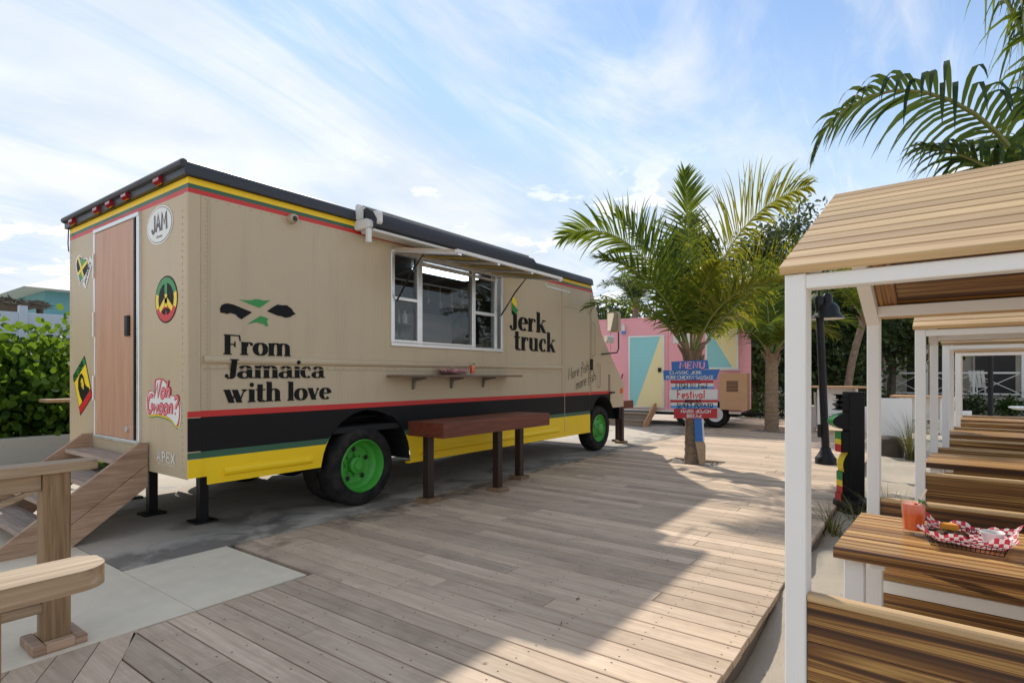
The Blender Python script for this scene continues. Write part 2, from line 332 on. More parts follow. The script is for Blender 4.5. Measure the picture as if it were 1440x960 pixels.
def gingham():
    t = NT("red_check_paper"); tc = t.N('ShaderNodeTexCoord'); ch = t.N('ShaderNodeTexChecker')
    t.l.new(tc.outputs['UV'], ch.inputs[0]); ch.inputs['Scale'].default_value = 1
    ch.inputs[1].default_value = (0.86, 0.80, 0.80, 1); ch.inputs[2].default_value = (*lin(206, 62, 88), 1)
    t.col(ch.outputs[0]); t.set(Roughness=0.6)
    tr = t.N('ShaderNodeBsdfTranslucent'); t.l.new(ch.outputs[0], tr.inputs[0]); ms = t.N('ShaderNodeMixShader'); ms.inputs[0].default_value = 0.3
    t.l.new(t.bsdf.outputs[0], ms.inputs[1]); t.l.new(tr.outputs[0], ms.inputs[2]); t.l.new(ms.outputs[0], t.out.inputs[0])
    return t.m
mt_check = gingham()
mt_meat = paint("jerk_meat", (0.075, 0.028, 0.012), 0.6, 0.6, 60, bump=0.6, bs=90, spec=0.2)
mt_bread = paint("corn_bread", lin(228, 150, 40), 0.6, 0.2, 40, bump=0.4, bs=120)
mt_sauce = paint("dipping_sauce", (0.12, 0.035, 0.012), 0.12, 0.1)
mt_cup = paint("white_cup", (0.80, 0.79, 0.76), 0.35, 0.03)
def drink_mat():
    t = NT("orange_cocktail"); tc = t.N('ShaderNodeTexCoord'); sp = t.N('ShaderNodeSeparateXYZ'); t.l.new(tc.outputs['Generated'], sp.inputs[0])
    c = t.ramp(sp.outputs[2], [(0.0, (0.95, 0.15, 0.02)), (0.55, (0.95, 0.18, 0.04)), (1.0, (0.92, 0.38, 0.28))])
    t.col(c); t.set(Roughness=0.2); t.bsdf.inputs['Subsurface Weight'].default_value = 0.5; t.bsdf.inputs['Subsurface Radius'].default_value = (0.05, 0.02, 0.01); t.bsdf.inputs['Subsurface Scale'].default_value = 0.5
    return t.m
mt_drink = drink_mat()
mt_cherry = paint("cherry", (0.55, 0.02, 0.02), 0.15, 0.1)
mt_mint = leaf("mint_leaf", (0.02, 0.09, 0.015), (0.06, 0.20, 0.03), 0.3)
mt_straw = paint("striped_straw", (0.75, 0.66, 0.45), 0.5, 0.2, 60)

# ------------------------------------------------------------------ mesh helpers
class MB:
    def __init__(s): s.v = []; s.f = []; s.m = []
    def add(s, vs, fs, mi=0):
        b = len(s.v); s.v += [tuple(p) for p in vs]; s.f += [tuple(i + b for i in q) for q in fs]; s.m += [mi] * len(fs); return s
    def box(s, x0, x1, y0, y1, z0, z1, mi=0):
        return s.add([(x0, y0, z0), (x1, y0, z0), (x1, y1, z0), (x0, y1, z0), (x0, y0, z1), (x1, y0, z1), (x1, y1, z1), (x0, y1, z1)],
                     [(0, 3, 2, 1), (4, 5, 6, 7), (0, 1, 5, 4), (1, 2, 6, 5), (2, 3, 7, 6), (3, 0, 4, 7)], mi)
    def prism(s, poly, axis, a0, a1, mi=0):
        def P(p, a):
            q = list(p); q.insert(axis, a); return tuple(q)
        n = len(poly); vs = [P(p, a0) for p in poly] + [P(p, a1) for p in poly]
        fs = [tuple(range(n))[::-1], tuple(range(n, 2 * n))] + [(i, (i + 1) % n, n + (i + 1) % n, n + i) for i in range(n)]
        return s.add(vs, fs, mi)
    def slat(s, x0, x1, y0, y1, z0, z1, axis=0, c=0.004, mi=0):
        lo = [x0, y0, z0]; hi = [x1, y1, z1]; i, j = [k for k in range(3) if k != axis]
        a0, a1, b0, b1 = lo[i], hi[i], lo[j], hi[j]
        poly = [(a0 + c, b0), (a1 - c, b0), (a1, b0 + c), (a1, b1 - c), (a1 - c, b1), (a0 + c, b1), (a0, b1 - c), (a0, b0 + c)]
        return s.prism(poly, axis, lo[axis], hi[axis], mi)
    def tube(s, pts, r, n=8, cap=True, mi=0):
        pts = [Vector(p) for p in pts]; R = r if isinstance(r, (list, tuple)) else [r] * len(pts)
        T = [(pts[min(i + 1, len(pts) - 1)] - pts[max(i - 1, 0)]).normalized() for i in range(len(pts))]
        ref = Vector((0, 0, 1)) if abs(T[0].z) < 0.9 else Vector((1, 0, 0)); u = T[0].cross(ref).normalized()
        vs = []; fs = []
        for p, t, rr in zip(pts, T, R):
            u = (u - t * u.dot(t)).normalized(); q = t.cross(u)
            for k in range(n):
                a = 2 * math.pi * k / n; vs.append(p + (u * math.cos(a) + q * math.sin(a)) * rr)
        for i in range(len(pts) - 1):
            for k in range(n): fs.append((i * n + k, i * n + (k + 1) % n, (i + 1) * n + (k + 1) % n, (i + 1) * n + k))
        if cap: fs += [tuple(range(n))[::-1], tuple(range((len(pts) - 1) * n, len(pts) * n))]
        return s.add(vs, fs, mi)
    def lathe(s, prof, c=(0, 0, 0), n=20, axis=2, mi=0, close=False):
        vs = []; fs = []
        for r, h in prof:
            for k in range(n):
                a = 2 * math.pi * k / n; q = [r * math.cos(a), r * math.sin(a)]; q.insert(axis, h); vs.append(tuple(q[i] + c[i] for i in range(3)))
        m = len(prof)
        for i in range(m - 1):
            for k in range(n): fs.append((i * n + k, i * n + (k + 1) % n, (i + 1) * n + (k + 1) % n, (i + 1) * n + k))
        if close: fs += [tuple(range(n))[::-1], tuple(range((m - 1) * n, m * n))]
        return s.add(vs, fs, mi)
    def ball(s, c, rx, ry=None, rz=None, n=12, mi=0, jit=0):
        ry = ry or rx; rz = rz or rx; vs = []; fs = []; h = max(4, n // 2)
        for i in range(h + 1):
            t = math.pi * i / h
            for k in range(n):
                a = 2 * math.pi * k / n; j = 1 + random.uniform(-jit, jit)
                vs.append((c[0] + rx * j * math.sin(t) * math.cos(a), c[1] + ry * j * math.sin(t) * math.sin(a), c[2] + rz * j * math.cos(t)))
        for i in range(h):
            for k in range(n): fs.append((i * n + k, (i + 1) * n + k, (i + 1) * n + (k + 1) % n, i * n + (k + 1) % n))
        return s.add(vs, fs, mi)
    def quad(s, *p, mi=0): return s.add(p, [tuple(range(len(p)))], mi)
    def build(s, name, mats, parent=None, smooth=False, center=True, fix=True):
        mats = mats if isinstance(mats, (list, tuple)) else [mats]
        V = np.array(s.v, dtype=float); c = np.zeros(3)
        if center: c = (V.min(0) + V.max(0)) / 2; c[2] = V[:, 2].min(); V = V - c
        me = bpy.data.meshes.new(name); me.from_pydata(V.tolist(), [], s.f)
        for m in mats: me.materials.append(m)
        if len(mats) > 1: me.polygons.foreach_set('material_index', s.m)
        if fix:
            b = bmesh.new(); b.from_mesh(me); bmesh.ops.recalc_face_normals(b, faces=b.faces); b.to_mesh(me); b.free()
        if smooth:
            me.polygons.foreach_set('use_smooth', [True] * len(me.polygons)); me.set_sharp_from_angle(angle=rad(40))
        me.update(); o = bpy.data.objects.new(name, me); COL.objects.link(o); o.location = c
        if parent: o.parent = parent
        return o
def tag(o, label=None, cat=None, group=None, kind=None):
    if label: o['label'] = label
    if cat: o['category'] = cat
    if group: o['group'] = group
    if kind: o['kind'] = kind
    return o
def thing(name, label, cat, loc=(0, 0, 0), rz=0, group=None):
    o = bpy.data.objects.new(name, None); COL.objects.link(o); o.location = loc; o.rotation_euler = (0, 0, rz); o.empty_display_size = 0.2
    return tag(o, label, cat, group)
def copy_tree(o, parent=None):
    c = o.copy(); COL.objects.link(c)
    if parent: c.parent = parent
    for ch in [x for x in bpy.data.objects if x.parent == o]: copy_tree(ch, c)
    return c
def np_mesh(name, V, F, mat, parent=None, smooth=False):
    """V (n,3), F (m,k) arrays"""
    me = bpy.data.meshes.new(name); k = F.shape[1]
    me.vertices.add(len(V)); me.vertices.foreach_set('co', np.ascontiguousarray(V, dtype=np.float32).ravel())
    me.loops.add(F.size); me.loops.foreach_set('vertex_index', np.ascontiguousarray(F, dtype=np.int32).ravel())
    me.polygons.add(len(F)); me.polygons.foreach_set('loop_start', np.arange(0, F.size, k, dtype=np.int32))
    me.polygons.foreach_set('loop_total', np.full(len(F), k, dtype=np.int32))
    me.update(calc_edges=True); me.validate(); me.materials.append(mat)
    if smooth: me.polygons.foreach_set('use_smooth', [True] * len(me.polygons))
    o = bpy.data.objects.new(name, me); COL.objects.link(o)
    if parent: o.parent = parent
    return o

# ------------------------------------------------------------------ lettering (pen strokes turned into thin flat shapes)
def arc(cx, cy, rx, ry, a0, a1, n=14):
    return [(cx + rx * math.cos(rad(a0 + (a1 - a0) * i / n)), cy + ry * math.sin(rad(a0 + (a1 - a0) * i / n))) for i in range(n + 1)]
def Hh(x0, x1, y, w=0.065): return ([(x0, y), (x1, y)], w)
def Dt(x, y, r): return ('dot', x, y, r)
def stem(x, y0, y1): return [([(x, y0), (x, y1)], 0.235)]
def foot(x, w=0.17): return [Hh(x - w, x + w, 0.027)]
def arch(x): return [(arc(x + .185, .44, .185, .215, 165, 0), 'nib')]
SERIF = {
 'F': (.72, stem(.17, 0, 1) + foot(.17) + [Hh(.02, .68, .973), ([(.66, .98), (.69, .70)], .06), Hh(.2, .46, .52), ([(.47, .66), (.47, .38)], .06)]),
 'r': (.56, stem(.16, 0, .66) + foot(.16) + [Hh(.02, .16, .64), (arc(.38, .40, .18, .235, 165, 70), 'nib'), Dt(.47, .57, .085)]),
 'o': (.68, [(arc(.33, .33, .225, .305, 0, 360, 28), 'nib')]),
 'm': (1.12, stem(.16, 0, .66) + foot(.16) + [Hh(.02, .16, .64)] + arch(.17) + stem(.54, 0, .44) + foot(.54, .15) + arch(.55) + stem(.92, 0, .44) + foot(.92, .16)),
 'J': (.58, stem(.38, .2, 1) + [Hh(.2, .56, .973), (arc(.235, .2, .145, .2, 0, -120), 'nib'), Dt(.125, .12, .1)]),
 'a': (.72, stem(.50, .04, .48) + [(arc(.32, .48, .17, .165, 0, 165), 'nib'), Dt(.165, .50, .08), (arc(.29, .18, .19, .165, 50, 310), 'nib'), Hh(.48, .70, .03)]),
 'i': (.36, stem(.17, 0, .66) + foot(.17) + [Hh(.03, .17, .64), Dt(.17, .90, .12)]),
 'c': (.58, [(arc(.32, .33, .215, .305, 50, 310, 22), 'nib'), Dt(.46, .50, .09)]),
 'w': (1.02, [([(.14, .66), (.33, 0)], .25), ([(.33, .02), (.50, .60)], .06), ([(.46, .66), (.65, 0)], .25), ([(.65, .02), (.84, .62)], .06), Hh(.0, .28, .64), Hh(.74, .98, .64), Dt(.86, .60, .075)]),
 't': (.46, stem(.19, .14, .92) + [Hh(.0, .42, .635), (arc(.29, .16, .11, .135, 180, 320), 'nib')]),
 'h': (.74, stem(.16, 0, 1.04) + foot(.16) + [Hh(.02, .16, 1.02)] + arch(.17) + stem(.54, 0, .44) + foot(.54, .16)),
 'l': (.36, stem(.17, 0, 1.04) + foot(.17) + [Hh(.03, .17, 1.02)]),
 'v': (.64, [([(.13, .66), (.33, 0)], .25), ([(.34, .02), (.52, .60)], .06), Hh(.0, .28, .64), Dt(.53, .60, .08)]),
 'e': (.62, [(arc(.32, .33, .215, .305, 5, 315, 24), 'nib'), Hh(.15, .52, .36)]),
 'k': (.72, stem(.16, 0, 1.04) + foot(.16) + [Hh(.02, .16, 1.02), ([(.22, .28), (.54, .64)], .06), ([(.33, .42), (.58, 0)], .26), Hh(.42, .68, .635), Hh(.46, .72, .027)]),
 'u': (.76, stem(.16, .2, .66) + [(arc(.34, .21, .18, .19, 180, 330), 'nib'), Hh(.02, .16, .64), Hh(.38, .54, .64), Hh(.54, .70, .027)] + stem(.54, 0, .66)),
 ' ': (.30, []),
}
def P(*p): return (list(p), None)
HAND = {
 'A': (.7, [P((0, 0), (.3, 1), (.6, 0)), P((.12, .36), (.48, .36))]),
 'B': (.62, [P((.05, 0), (.05, 1)), (arc(.1, .75, .35, .25, 90, -90) , None), (arc(.1, .25, .4, .25, 90, -90), None)]),
 'C': (.66, [(arc(.36, .5, .34, .5, 50, 310), None)]),
 'D': (.66, [P((.05, 0), (.05, 1)), (arc(.08, .5, .46, .5, 90, -90), None)]),
 'E': (.6, [P((.5, 1), (.05, 1), (.05, 0), (.5, 0)), P((.05, .52), (.42, .52))]),
 'F': (.56, [P((.5, 1), (.05, 1), (.05, 0)), P((.05, .52), (.4, .52))]),
 'G': (.7, [(arc(.36, .5, .34, .5, 50, 340), None), P((.42, .42), (.68, .42))]),
 'H': (.66, [P((.05, 0), (.05, 1)), P((.55, 0), (.55, 1)), P((.05, .5), (.55, .5))]),
 'I': (.3, [P((.12, 0), (.12, 1))]),
 'J': (.55, [(([(.42, 1), (.42, .3)] + arc(.22, .28, .2, .28, 0, -170)), None)]),
 'K': (.62, [P((.05, 0), (.05, 1)), P((.52, 1), (.07, .45), (.55, 0))]),
 'L': (.54, [P((.05, 1), (.05, 0), (.48, 0))]),
 'M': (.82, [P((.03, 0), (.1, 1), (.38, .35), (.66, 1), (.73, 0))]),
 'N': (.68, [P((.05, 0), (.05, 1), (.55, 0), (.55, 1))]),
 'O': (.72, [(arc(.34, .5, .32, .5, 90, 450, 20), None)]),
 'P': (.6, [P((.05, 0), (.05, 1)), (arc(.08, .73, .4, .27, 90, -90), None)]),
 'R': (.64, [P((.05, 0), (.05, 1)), (arc(.08, .73, .4, .27, 90, -90), None), P((.2, .46), (.55, 0))]),
 'S': (.62, [(arc(.3, .75, .25, .25, 40, 270) + arc(.3, .25, .27, .25, 90, -140), None)]),
 'T': (.6, [P((0, 1), (.54, 1)), P((.27, 1), (.27, 0))]),
 'U': (.66, [([(.05, 1), (.05, .32)] + arc(.3, .3, .25, .3, 180, 360) + [(.55, .32), (.55, 1)], None)]),
 'V': (.64, [P((.02, 1), (.28, 0), (.56, 1))]),
 'W': (.9, [P((.02, 1), (.2, 0), (.41, .8), (.62, 0), (.8, 1))]),
 'X': (.64, [P((0, 0), (.54, 1)), P((0, 1), (.54, 0))]),
 'o': (.5, [(arc(.22, .27, .2, .26, 90, 450, 16), None)]),
 'r': (.42, [P((.06, .52), (.06, 0)), (arc(.24, .32, .18, .2, 170, 50), None)]),
 'e': (.5, [(([(.04, .28), (.42, .28)] + arc(.23, .27, .2, .26, 0, 310)), None)]),
 'f': (.42, [(arc(.3, .82, .17, .2, 30, 180) + [(.13, .8), (.1, -.25)], None), P((0, .5), (.34, .52))]),
 'i': (.24, [P((.1, .5), (.1, 0)), Dt(.1, .72, .07)]),
 's': (.44, [(arc(.22, .4, .15, .13, 40, 250) + arc(.2, .13, .17, .14, 80, -140), None)]),
 'h': (.52, [P((.06, 1), (.06, 0)), (arc(.24, .3, .18, .22, 175, 0) + [(.42, 0)], None)]),
 'm': (.8, [P((.05, .5), (.05, 0)), (arc(.21, .3, .15, .2, 175, 0) + [(.36, 0)], None), (arc(.52, .3, .15, .2, 175, 0) + [(.67, 0)], None)]),
 'n': (.52, [P((.05, .5), (.05, 0)), (arc(.23, .3, .17, .2, 175, 0) + [(.4, 0)], None)]),
 'a': (.54, [(arc(.22, .25, .2, .25, 30, 390, 16), None), P((.42, .5), (.44, 0))]),
 'w': (.72, [P((.02, .5), (.16, 0), (.33, .42), (.5, 0), (.64, .5))]),
 't': (.4, [P((.17, .85), (.17, .05), (.3, .0)), P((0, .55), (.36, .57))]),
 'v': (.48, [P((.02, .5), (.2, 0), (.4, .5))]),
 'l': (.24, [P((.1, 1), (.1, 0))]),
 'd': (.54, [(arc(.22, .25, .2, .25, 30, 390, 16), None), P((.42, 1), (.42, 0))]),
 'u': (.52, [([(.05, .5), (.05, .2)] + arc(.22, .2, .17, .2, 180, 360) + [(.39, .5), (.41, 0)], None)]),
 'g': (.52, [(arc(.22, .27, .2, .24, 30, 390, 16), None), ([(.42, .5), (.42, -.15)] + arc(.24, -.15, .18, .15, 0, -150), None)]),
 '?': (.5, [(arc(.24, .75, .2, .24, 170, -60) + [(.24, .45), (.24, .28)], None), Dt(.24, .04, .08)]),
 '-': (.3, [Dt(.12, .45, .07)]), '.': (.25, [Dt(.1, .05, .08)]), ' ': (.34, []),
}
def text_width(txt, font, sp=0.06): return sum(font[c][0] + sp for c in txt) - sp
def lettering(mb, txt, font, fn, size, width=None, sp=0.06, wt=0.14, mi=0, slant=0.0, jit=0.0, eps=0.0002):
    """fn(u, v, h) -> 3D point; u to the right, v up in metres, h off the surface"""
    k = size if width is None else width / text_width(txt, font, sp)
    x = 0.0; hcount = 0
    for ch in txt:
        adv, strokes = font[ch]; dy = random.uniform(-jit, jit); rot = random.uniform(-jit, jit) * 2
        for st in strokes:
            hcount = (hcount + 1) % 9; h = hcount * eps
            def T(p):
                px = p[0] + slant * p[1]; py = p[1] + dy; px, py = px - rot * py, py + rot * px * 0.5
                return fn((x + px) * k, py * size, h)
            if st[0] == 'dot':
                _, cx, cy, r = st
                pts = [T((cx + r * math.cos(a) * size / k, cy + r * math.sin(a))) for a in [2 * math.pi * i / 14 for i in range(14)]]
                mb.add(pts, [tuple(range(14))], mi); continue
            pts, wd = st; L = []; Rr = []; n = len(pts)
            for i, p in enumerate(pts):
                a = pts[max(i - 1, 0)]; b = pts[min(i + 1, n - 1)]
                if n > 2 and pts[0] == pts[-1] and i in (0, n - 1): a = pts[-2]; b = pts[1]
                dx, dyy = b[0] - a[0], b[1] - a[1]; ln = math.hypot(dx, dyy) or 1; dx /= ln; dyy /= ln
                ww = wt if wd is None else (0.06 + 0.185 * abs(dyy) ** 1.5 if wd == 'nib' else wd)
                nx, ny = -dyy * ww / 2, dx * ww / 2
                if wd not in (None, 'nib') and ww > 0.1: nx, ny = (ww / 2 if dyy < 0 else -ww / 2), 0.0     # slanted stems end flat
                L.append((p[0] + nx, p[1] + ny)); Rr.append((p[0] - nx, p[1] - ny))
            vs = [T(p) for p in L] + [T(p) for p in Rr]
            mb.add(vs, [(i, i + 1, n + i + 1, n + i) for i in range(n - 1)], mi)
        x += adv + sp
    return mb

# ------------------------------------------------------------------ ground, concrete, deck
def ground():
    def axis(lo, hi, f0, f1, step):
        a = list(np.arange(f0, f1, step)); left = []; x = f0; s = step
        while x > lo: s *= 1.35; x -= s; left.append(max(x, lo))
        right = []; x = f1; s = step
        while x < hi: s *= 1.35; x += s; right.append(min(x, hi))
        return np.array(left[::-1] + a + right)
    xs = axis(-900, 900, -3, 5, 0.09); ys = axis(-900, 900, 0.5, 22, 0.11)
    X, Y = np.meshgrid(xs, ys); Z = np.full(X.shape, -0.065)
    for i in range(70):
        fx, fy = RNG.normal(0, 3.2, 2); ph = RNG.uniform(0, 6.28); Z += 0.0058 * np.sin(X * fx + Y * fy + ph) * ((X > -6) & (X < 8) & (Y > -3) & (Y < 26))
    
    for i in range(260):                                         # footprints and scuffs
        cx, cy = RNG.uniform(-.8, 3.0), RNG.uniform(1.5, 20); a = RNG.uniform(0, 3.14); dx, dy = (X - cx) * math.cos(a) + (Y - cy) * math.sin(a), -(X - cx) * math.sin(a) + (Y - cy) * math.cos(a)
        q = (dx / .17) ** 2 + (dy / .085) ** 2; Z += -.030 * np.exp(-q * 1.6) + .014 * np.exp(-(np.sqrt(q) - 1.5) ** 2 * 5)
    m = np.clip((X - 0.0) / 1.2, 0, 1) * ((Y > 3) & (Y < 24)); Z += 0.03 * m
    Z = np.where((X < -0.80) & (X > -11) & (Y < 19.5), -0.18, Z)
    V = np.stack([X.ravel(), Y.ravel(), Z.ravel()], 1); nx = len(xs); ny = len(ys)
    I = np.arange(nx * ny).reshape(ny, nx); F = np.stack([I[:-1, :-1], I[:-1, 1:], I[1:, 1:], I[1:, :-1]], -1).reshape(-1, 4)
    tag(np_mesh("sand_ground", V, F, mt_sand, smooth=True), kind='structure')
ground()
tag(MB().box(-11.0, -4.625, 1.590, 20.0, -0.14, 0).build("concrete_pad", mt_pad), kind='structure')
tag(MB().box(-14.0, -3.50, -5.0, 1.582, -0.14, 0.001).build("concrete_apron", mt_apron), kind='structure')
tag(MB().box(-4.617, -3.50, 1.586, 2.325, -0.14, 0.001).build("concrete_slab", mt_apron), kind='structure')
tag(MB().box(-15.0, -6.2, 20.01, 34.0, -0.14, -0.004).build("concrete_path", mt_apron), kind='structure')
tag(MB().box(-6.2, 3.5, 19.6, 21.4, -0.14, -0.02).build("pale_path", mt_apron), kind='structure')

DECK_L, DECK_R = -4.61, -0.75; PITCH = 0.16
HOLES = [(-3.42, -2.58, 8.70, 9.34), (-3.55, -2.60, 14.9, 15.7)]
def deck():
    d = MB(); d.box(-4.60, -0.80, 2.4, 19.5, -0.11, -0.045); d.box(-3.47, -0.80, 0.9, 2.4, -0.11, -0.045)
    d.box(-0.790, -0.765, 0.2, 19.5, -0.20, -0.042, mi=1)
    root = tag(d.build("deck", [mt_deck_dark, mt_deckrim]), kind='structure')
    rl = root.location
    def board(poly):
        c = 0.003; m = MB(); cx = sum(p[0] for p in poly) / len(poly); cy = sum(p[1] for p in poly) / len(poly)
        ins = []
        for (x, y) in poly:
            vx, vy = cx - x, cy - y; ins.append((x + (c if vx > 0 else -c), y + (c if vy > 0 else -c)))
        n = len(poly); vs = [(x, y, -0.038) for x, y in poly] + [(x, y, -0.003) for x, y in poly] + [(x, y, 0.0) for x, y in ins]
        fs = [tuple(range(2 * n, 3 * n))] + [(i, (i + 1) % n, n + (i + 1) % n, n + i) for i in range(n)] + [(n + i, n + (i + 1) % n, 2 * n + (i + 1) % n, 2 * n + i) for i in range(n)]
        m.add([(x - rl[0], y - rl[1], z - rl[2]) for x, y, z in vs], fs); return m
    y = 0.30; k = 0
    rest = MB()
    while y < 19.4:
        y1 = y + PITCH - 0.009; ym = (y + y1) / 2
        def left(yy): return -3.39 + (1.211 - yy) * (0.853 / 0.521) if yy < 1.2 else (-3.488 if ym < 2.33 else DECK_L)
        xl0, xl1 = left(y) + 0.006, left(y1) + 0.006
        if xl0 < DECK_R - 0.3:
            cuts = []
            x = max(xl0, xl1) + random.uniform(0.6, 3.4)
            while x < DECK_R - 0.5: cuts.append(x); x += random.uniform(2.2, 3.6)
            if ym < 2.3: cuts = cuts[:1] if random.random() < 0.5 else []
            ends = [(xl0, xl1)] + [(c, c) for c in cuts] + [(DECK_R + random.uniform(-.006, .006),) * 2]
            for (a, b) in zip(ends[:-1], ends[1:]):
                segs = [((a[0], a[1]), (b[0] - .004, b[1] - .004))]
                for (hx0, hx1, hy0, hy1) in HOLES:
                    if hy0 < ym < hy1:
                        ns = []
                        for (p, q) in segs:
                            if q[0] < hx0 or p[0] > hx1: ns.append((p, q)); continue
                            if p[0] < hx0 - .05: ns.append((p, (hx0, hx0)))
                            if q[0] > hx1 + .05: ns.append(((hx1, hx1), q))
                        segs = ns
                for (p, q) in segs:
                    bm = board([(p[0], y), (q[0], y), (q[1], y1), (p[1], y1)])
                    if y < 14.5: bm.build("board", mt_deck, root)
                    else: rest.add(bm.v, bm.f)
        y += PITCH; k += 1
    tag(rest.build("far_boards", mt_deck, root), kind='stuff')
    scr = MB(); y = 0.30; hx = [(math.cos(a) * .0055, math.sin(a) * .0055) for a in [i * math.pi / 3 for i in range(6)]]
    while y < 9.0:
        xl = -3.45 if y < 2.3 else DECK_L
        for j in range(11):
            x = DECK_R - .06 - j * .405
            if x < xl + .08: break
            for yy in (y + .035, y + .118):
                if any(a - .05 < x < b + .05 and c - .1 < yy < d_ + .1 for a, b, c, d_ in HOLES): continue
                if y < 1.2 and x < -3.39 + (1.211 - y) * (0.853 / 0.521) + .15: continue
                ox, oy = x + random.uniform(-.012, .012), yy + random.uniform(-.008, .008)
                scr.add([(ox + a - rl[0], oy + b - rl[1], .0006 - rl[2]) for a, b in hx], [tuple(range(6))])
        y += PITCH
    tag(scr.build("screw_heads", mt_mulch, root, fix=False), kind='stuff')
    # border boards that run askew past the railing post
    dx, dy = -0.853, 0.521; nx, ny = 0.521, 0.853
    for i in range(6):
        m = MB(); off = -0.155 * i
        px, py = -3.39 + nx * off, 1.211 + ny * off
        e = [0.26, 0.36, 0.20, 0.12, 0.10, 0.1][i]; L = 2.6
        A = (px + dx * e, py + dy * e); B = (px - dx * L, py - dy * L); w_ = 0.149
        poly = [(B[0], B[1]), (A[0], A[1]), (A[0] - nx * w_, A[1] - ny * w_), (B[0] - nx * w_, B[1] - ny * w_)]
        o = board(poly).build("board", mt_deckdiag, root)
# boards laid askew: same timber, grain along their own length
mt_deckdiag = mt_deck.copy(); mt_deckdiag.name = "weathered_deck_askew"
for nd in mt_deckdiag.node_tree.nodes:
    if nd.type == 'MAPPING': nd.vector_type = 'POINT'; nd.inputs['Rotation'].default_value = (0, 0, math.atan2(0.521, 0.853))
deck()
def pebbles(x0, x1, y0, y1, n, label):
    V = []; m = MB()
    for i in range(n):
        r = random.uniform(0.014, 0.032); m.ball((random.uniform(x0, x1), random.uniform(y0, y1), -0.045 + r * .6), r, r * random.uniform(.7, 1.2), r * .7, n=6)
    m.box(x0 - .02, x1 + .02, y0 - .02, y1 + .02, -0.105, -0.0448)
    tag(m.build("pebbles", mt_pebble, smooth=True), label, "pebbles", kind='stuff')
pebbles(-3.40, -2.60, 8.72, 9.32, 260, "loose grey pebbles round the foot of the palm carrying the menu")
pebbles(-3.53, -2.62, 14.92, 15.68, 260, "loose grey pebbles round the short palm beside the pink trailer")

# ------------------------------------------------------------------ placing parts given in world coordinates
def wpos(o):
    p = Vector((0, 0, 0))
    while o: p += Vector(o.location); o = o.parent
    return p
def part(mb, name, mats, parent, smooth=False, fix=True):
    p = wpos(parent); mb.v = [(a - p.x, b - p.y, c - p.z) for a, b, c in mb.v]
    return mb.build(name, mats, parent, smooth, fix=fix)

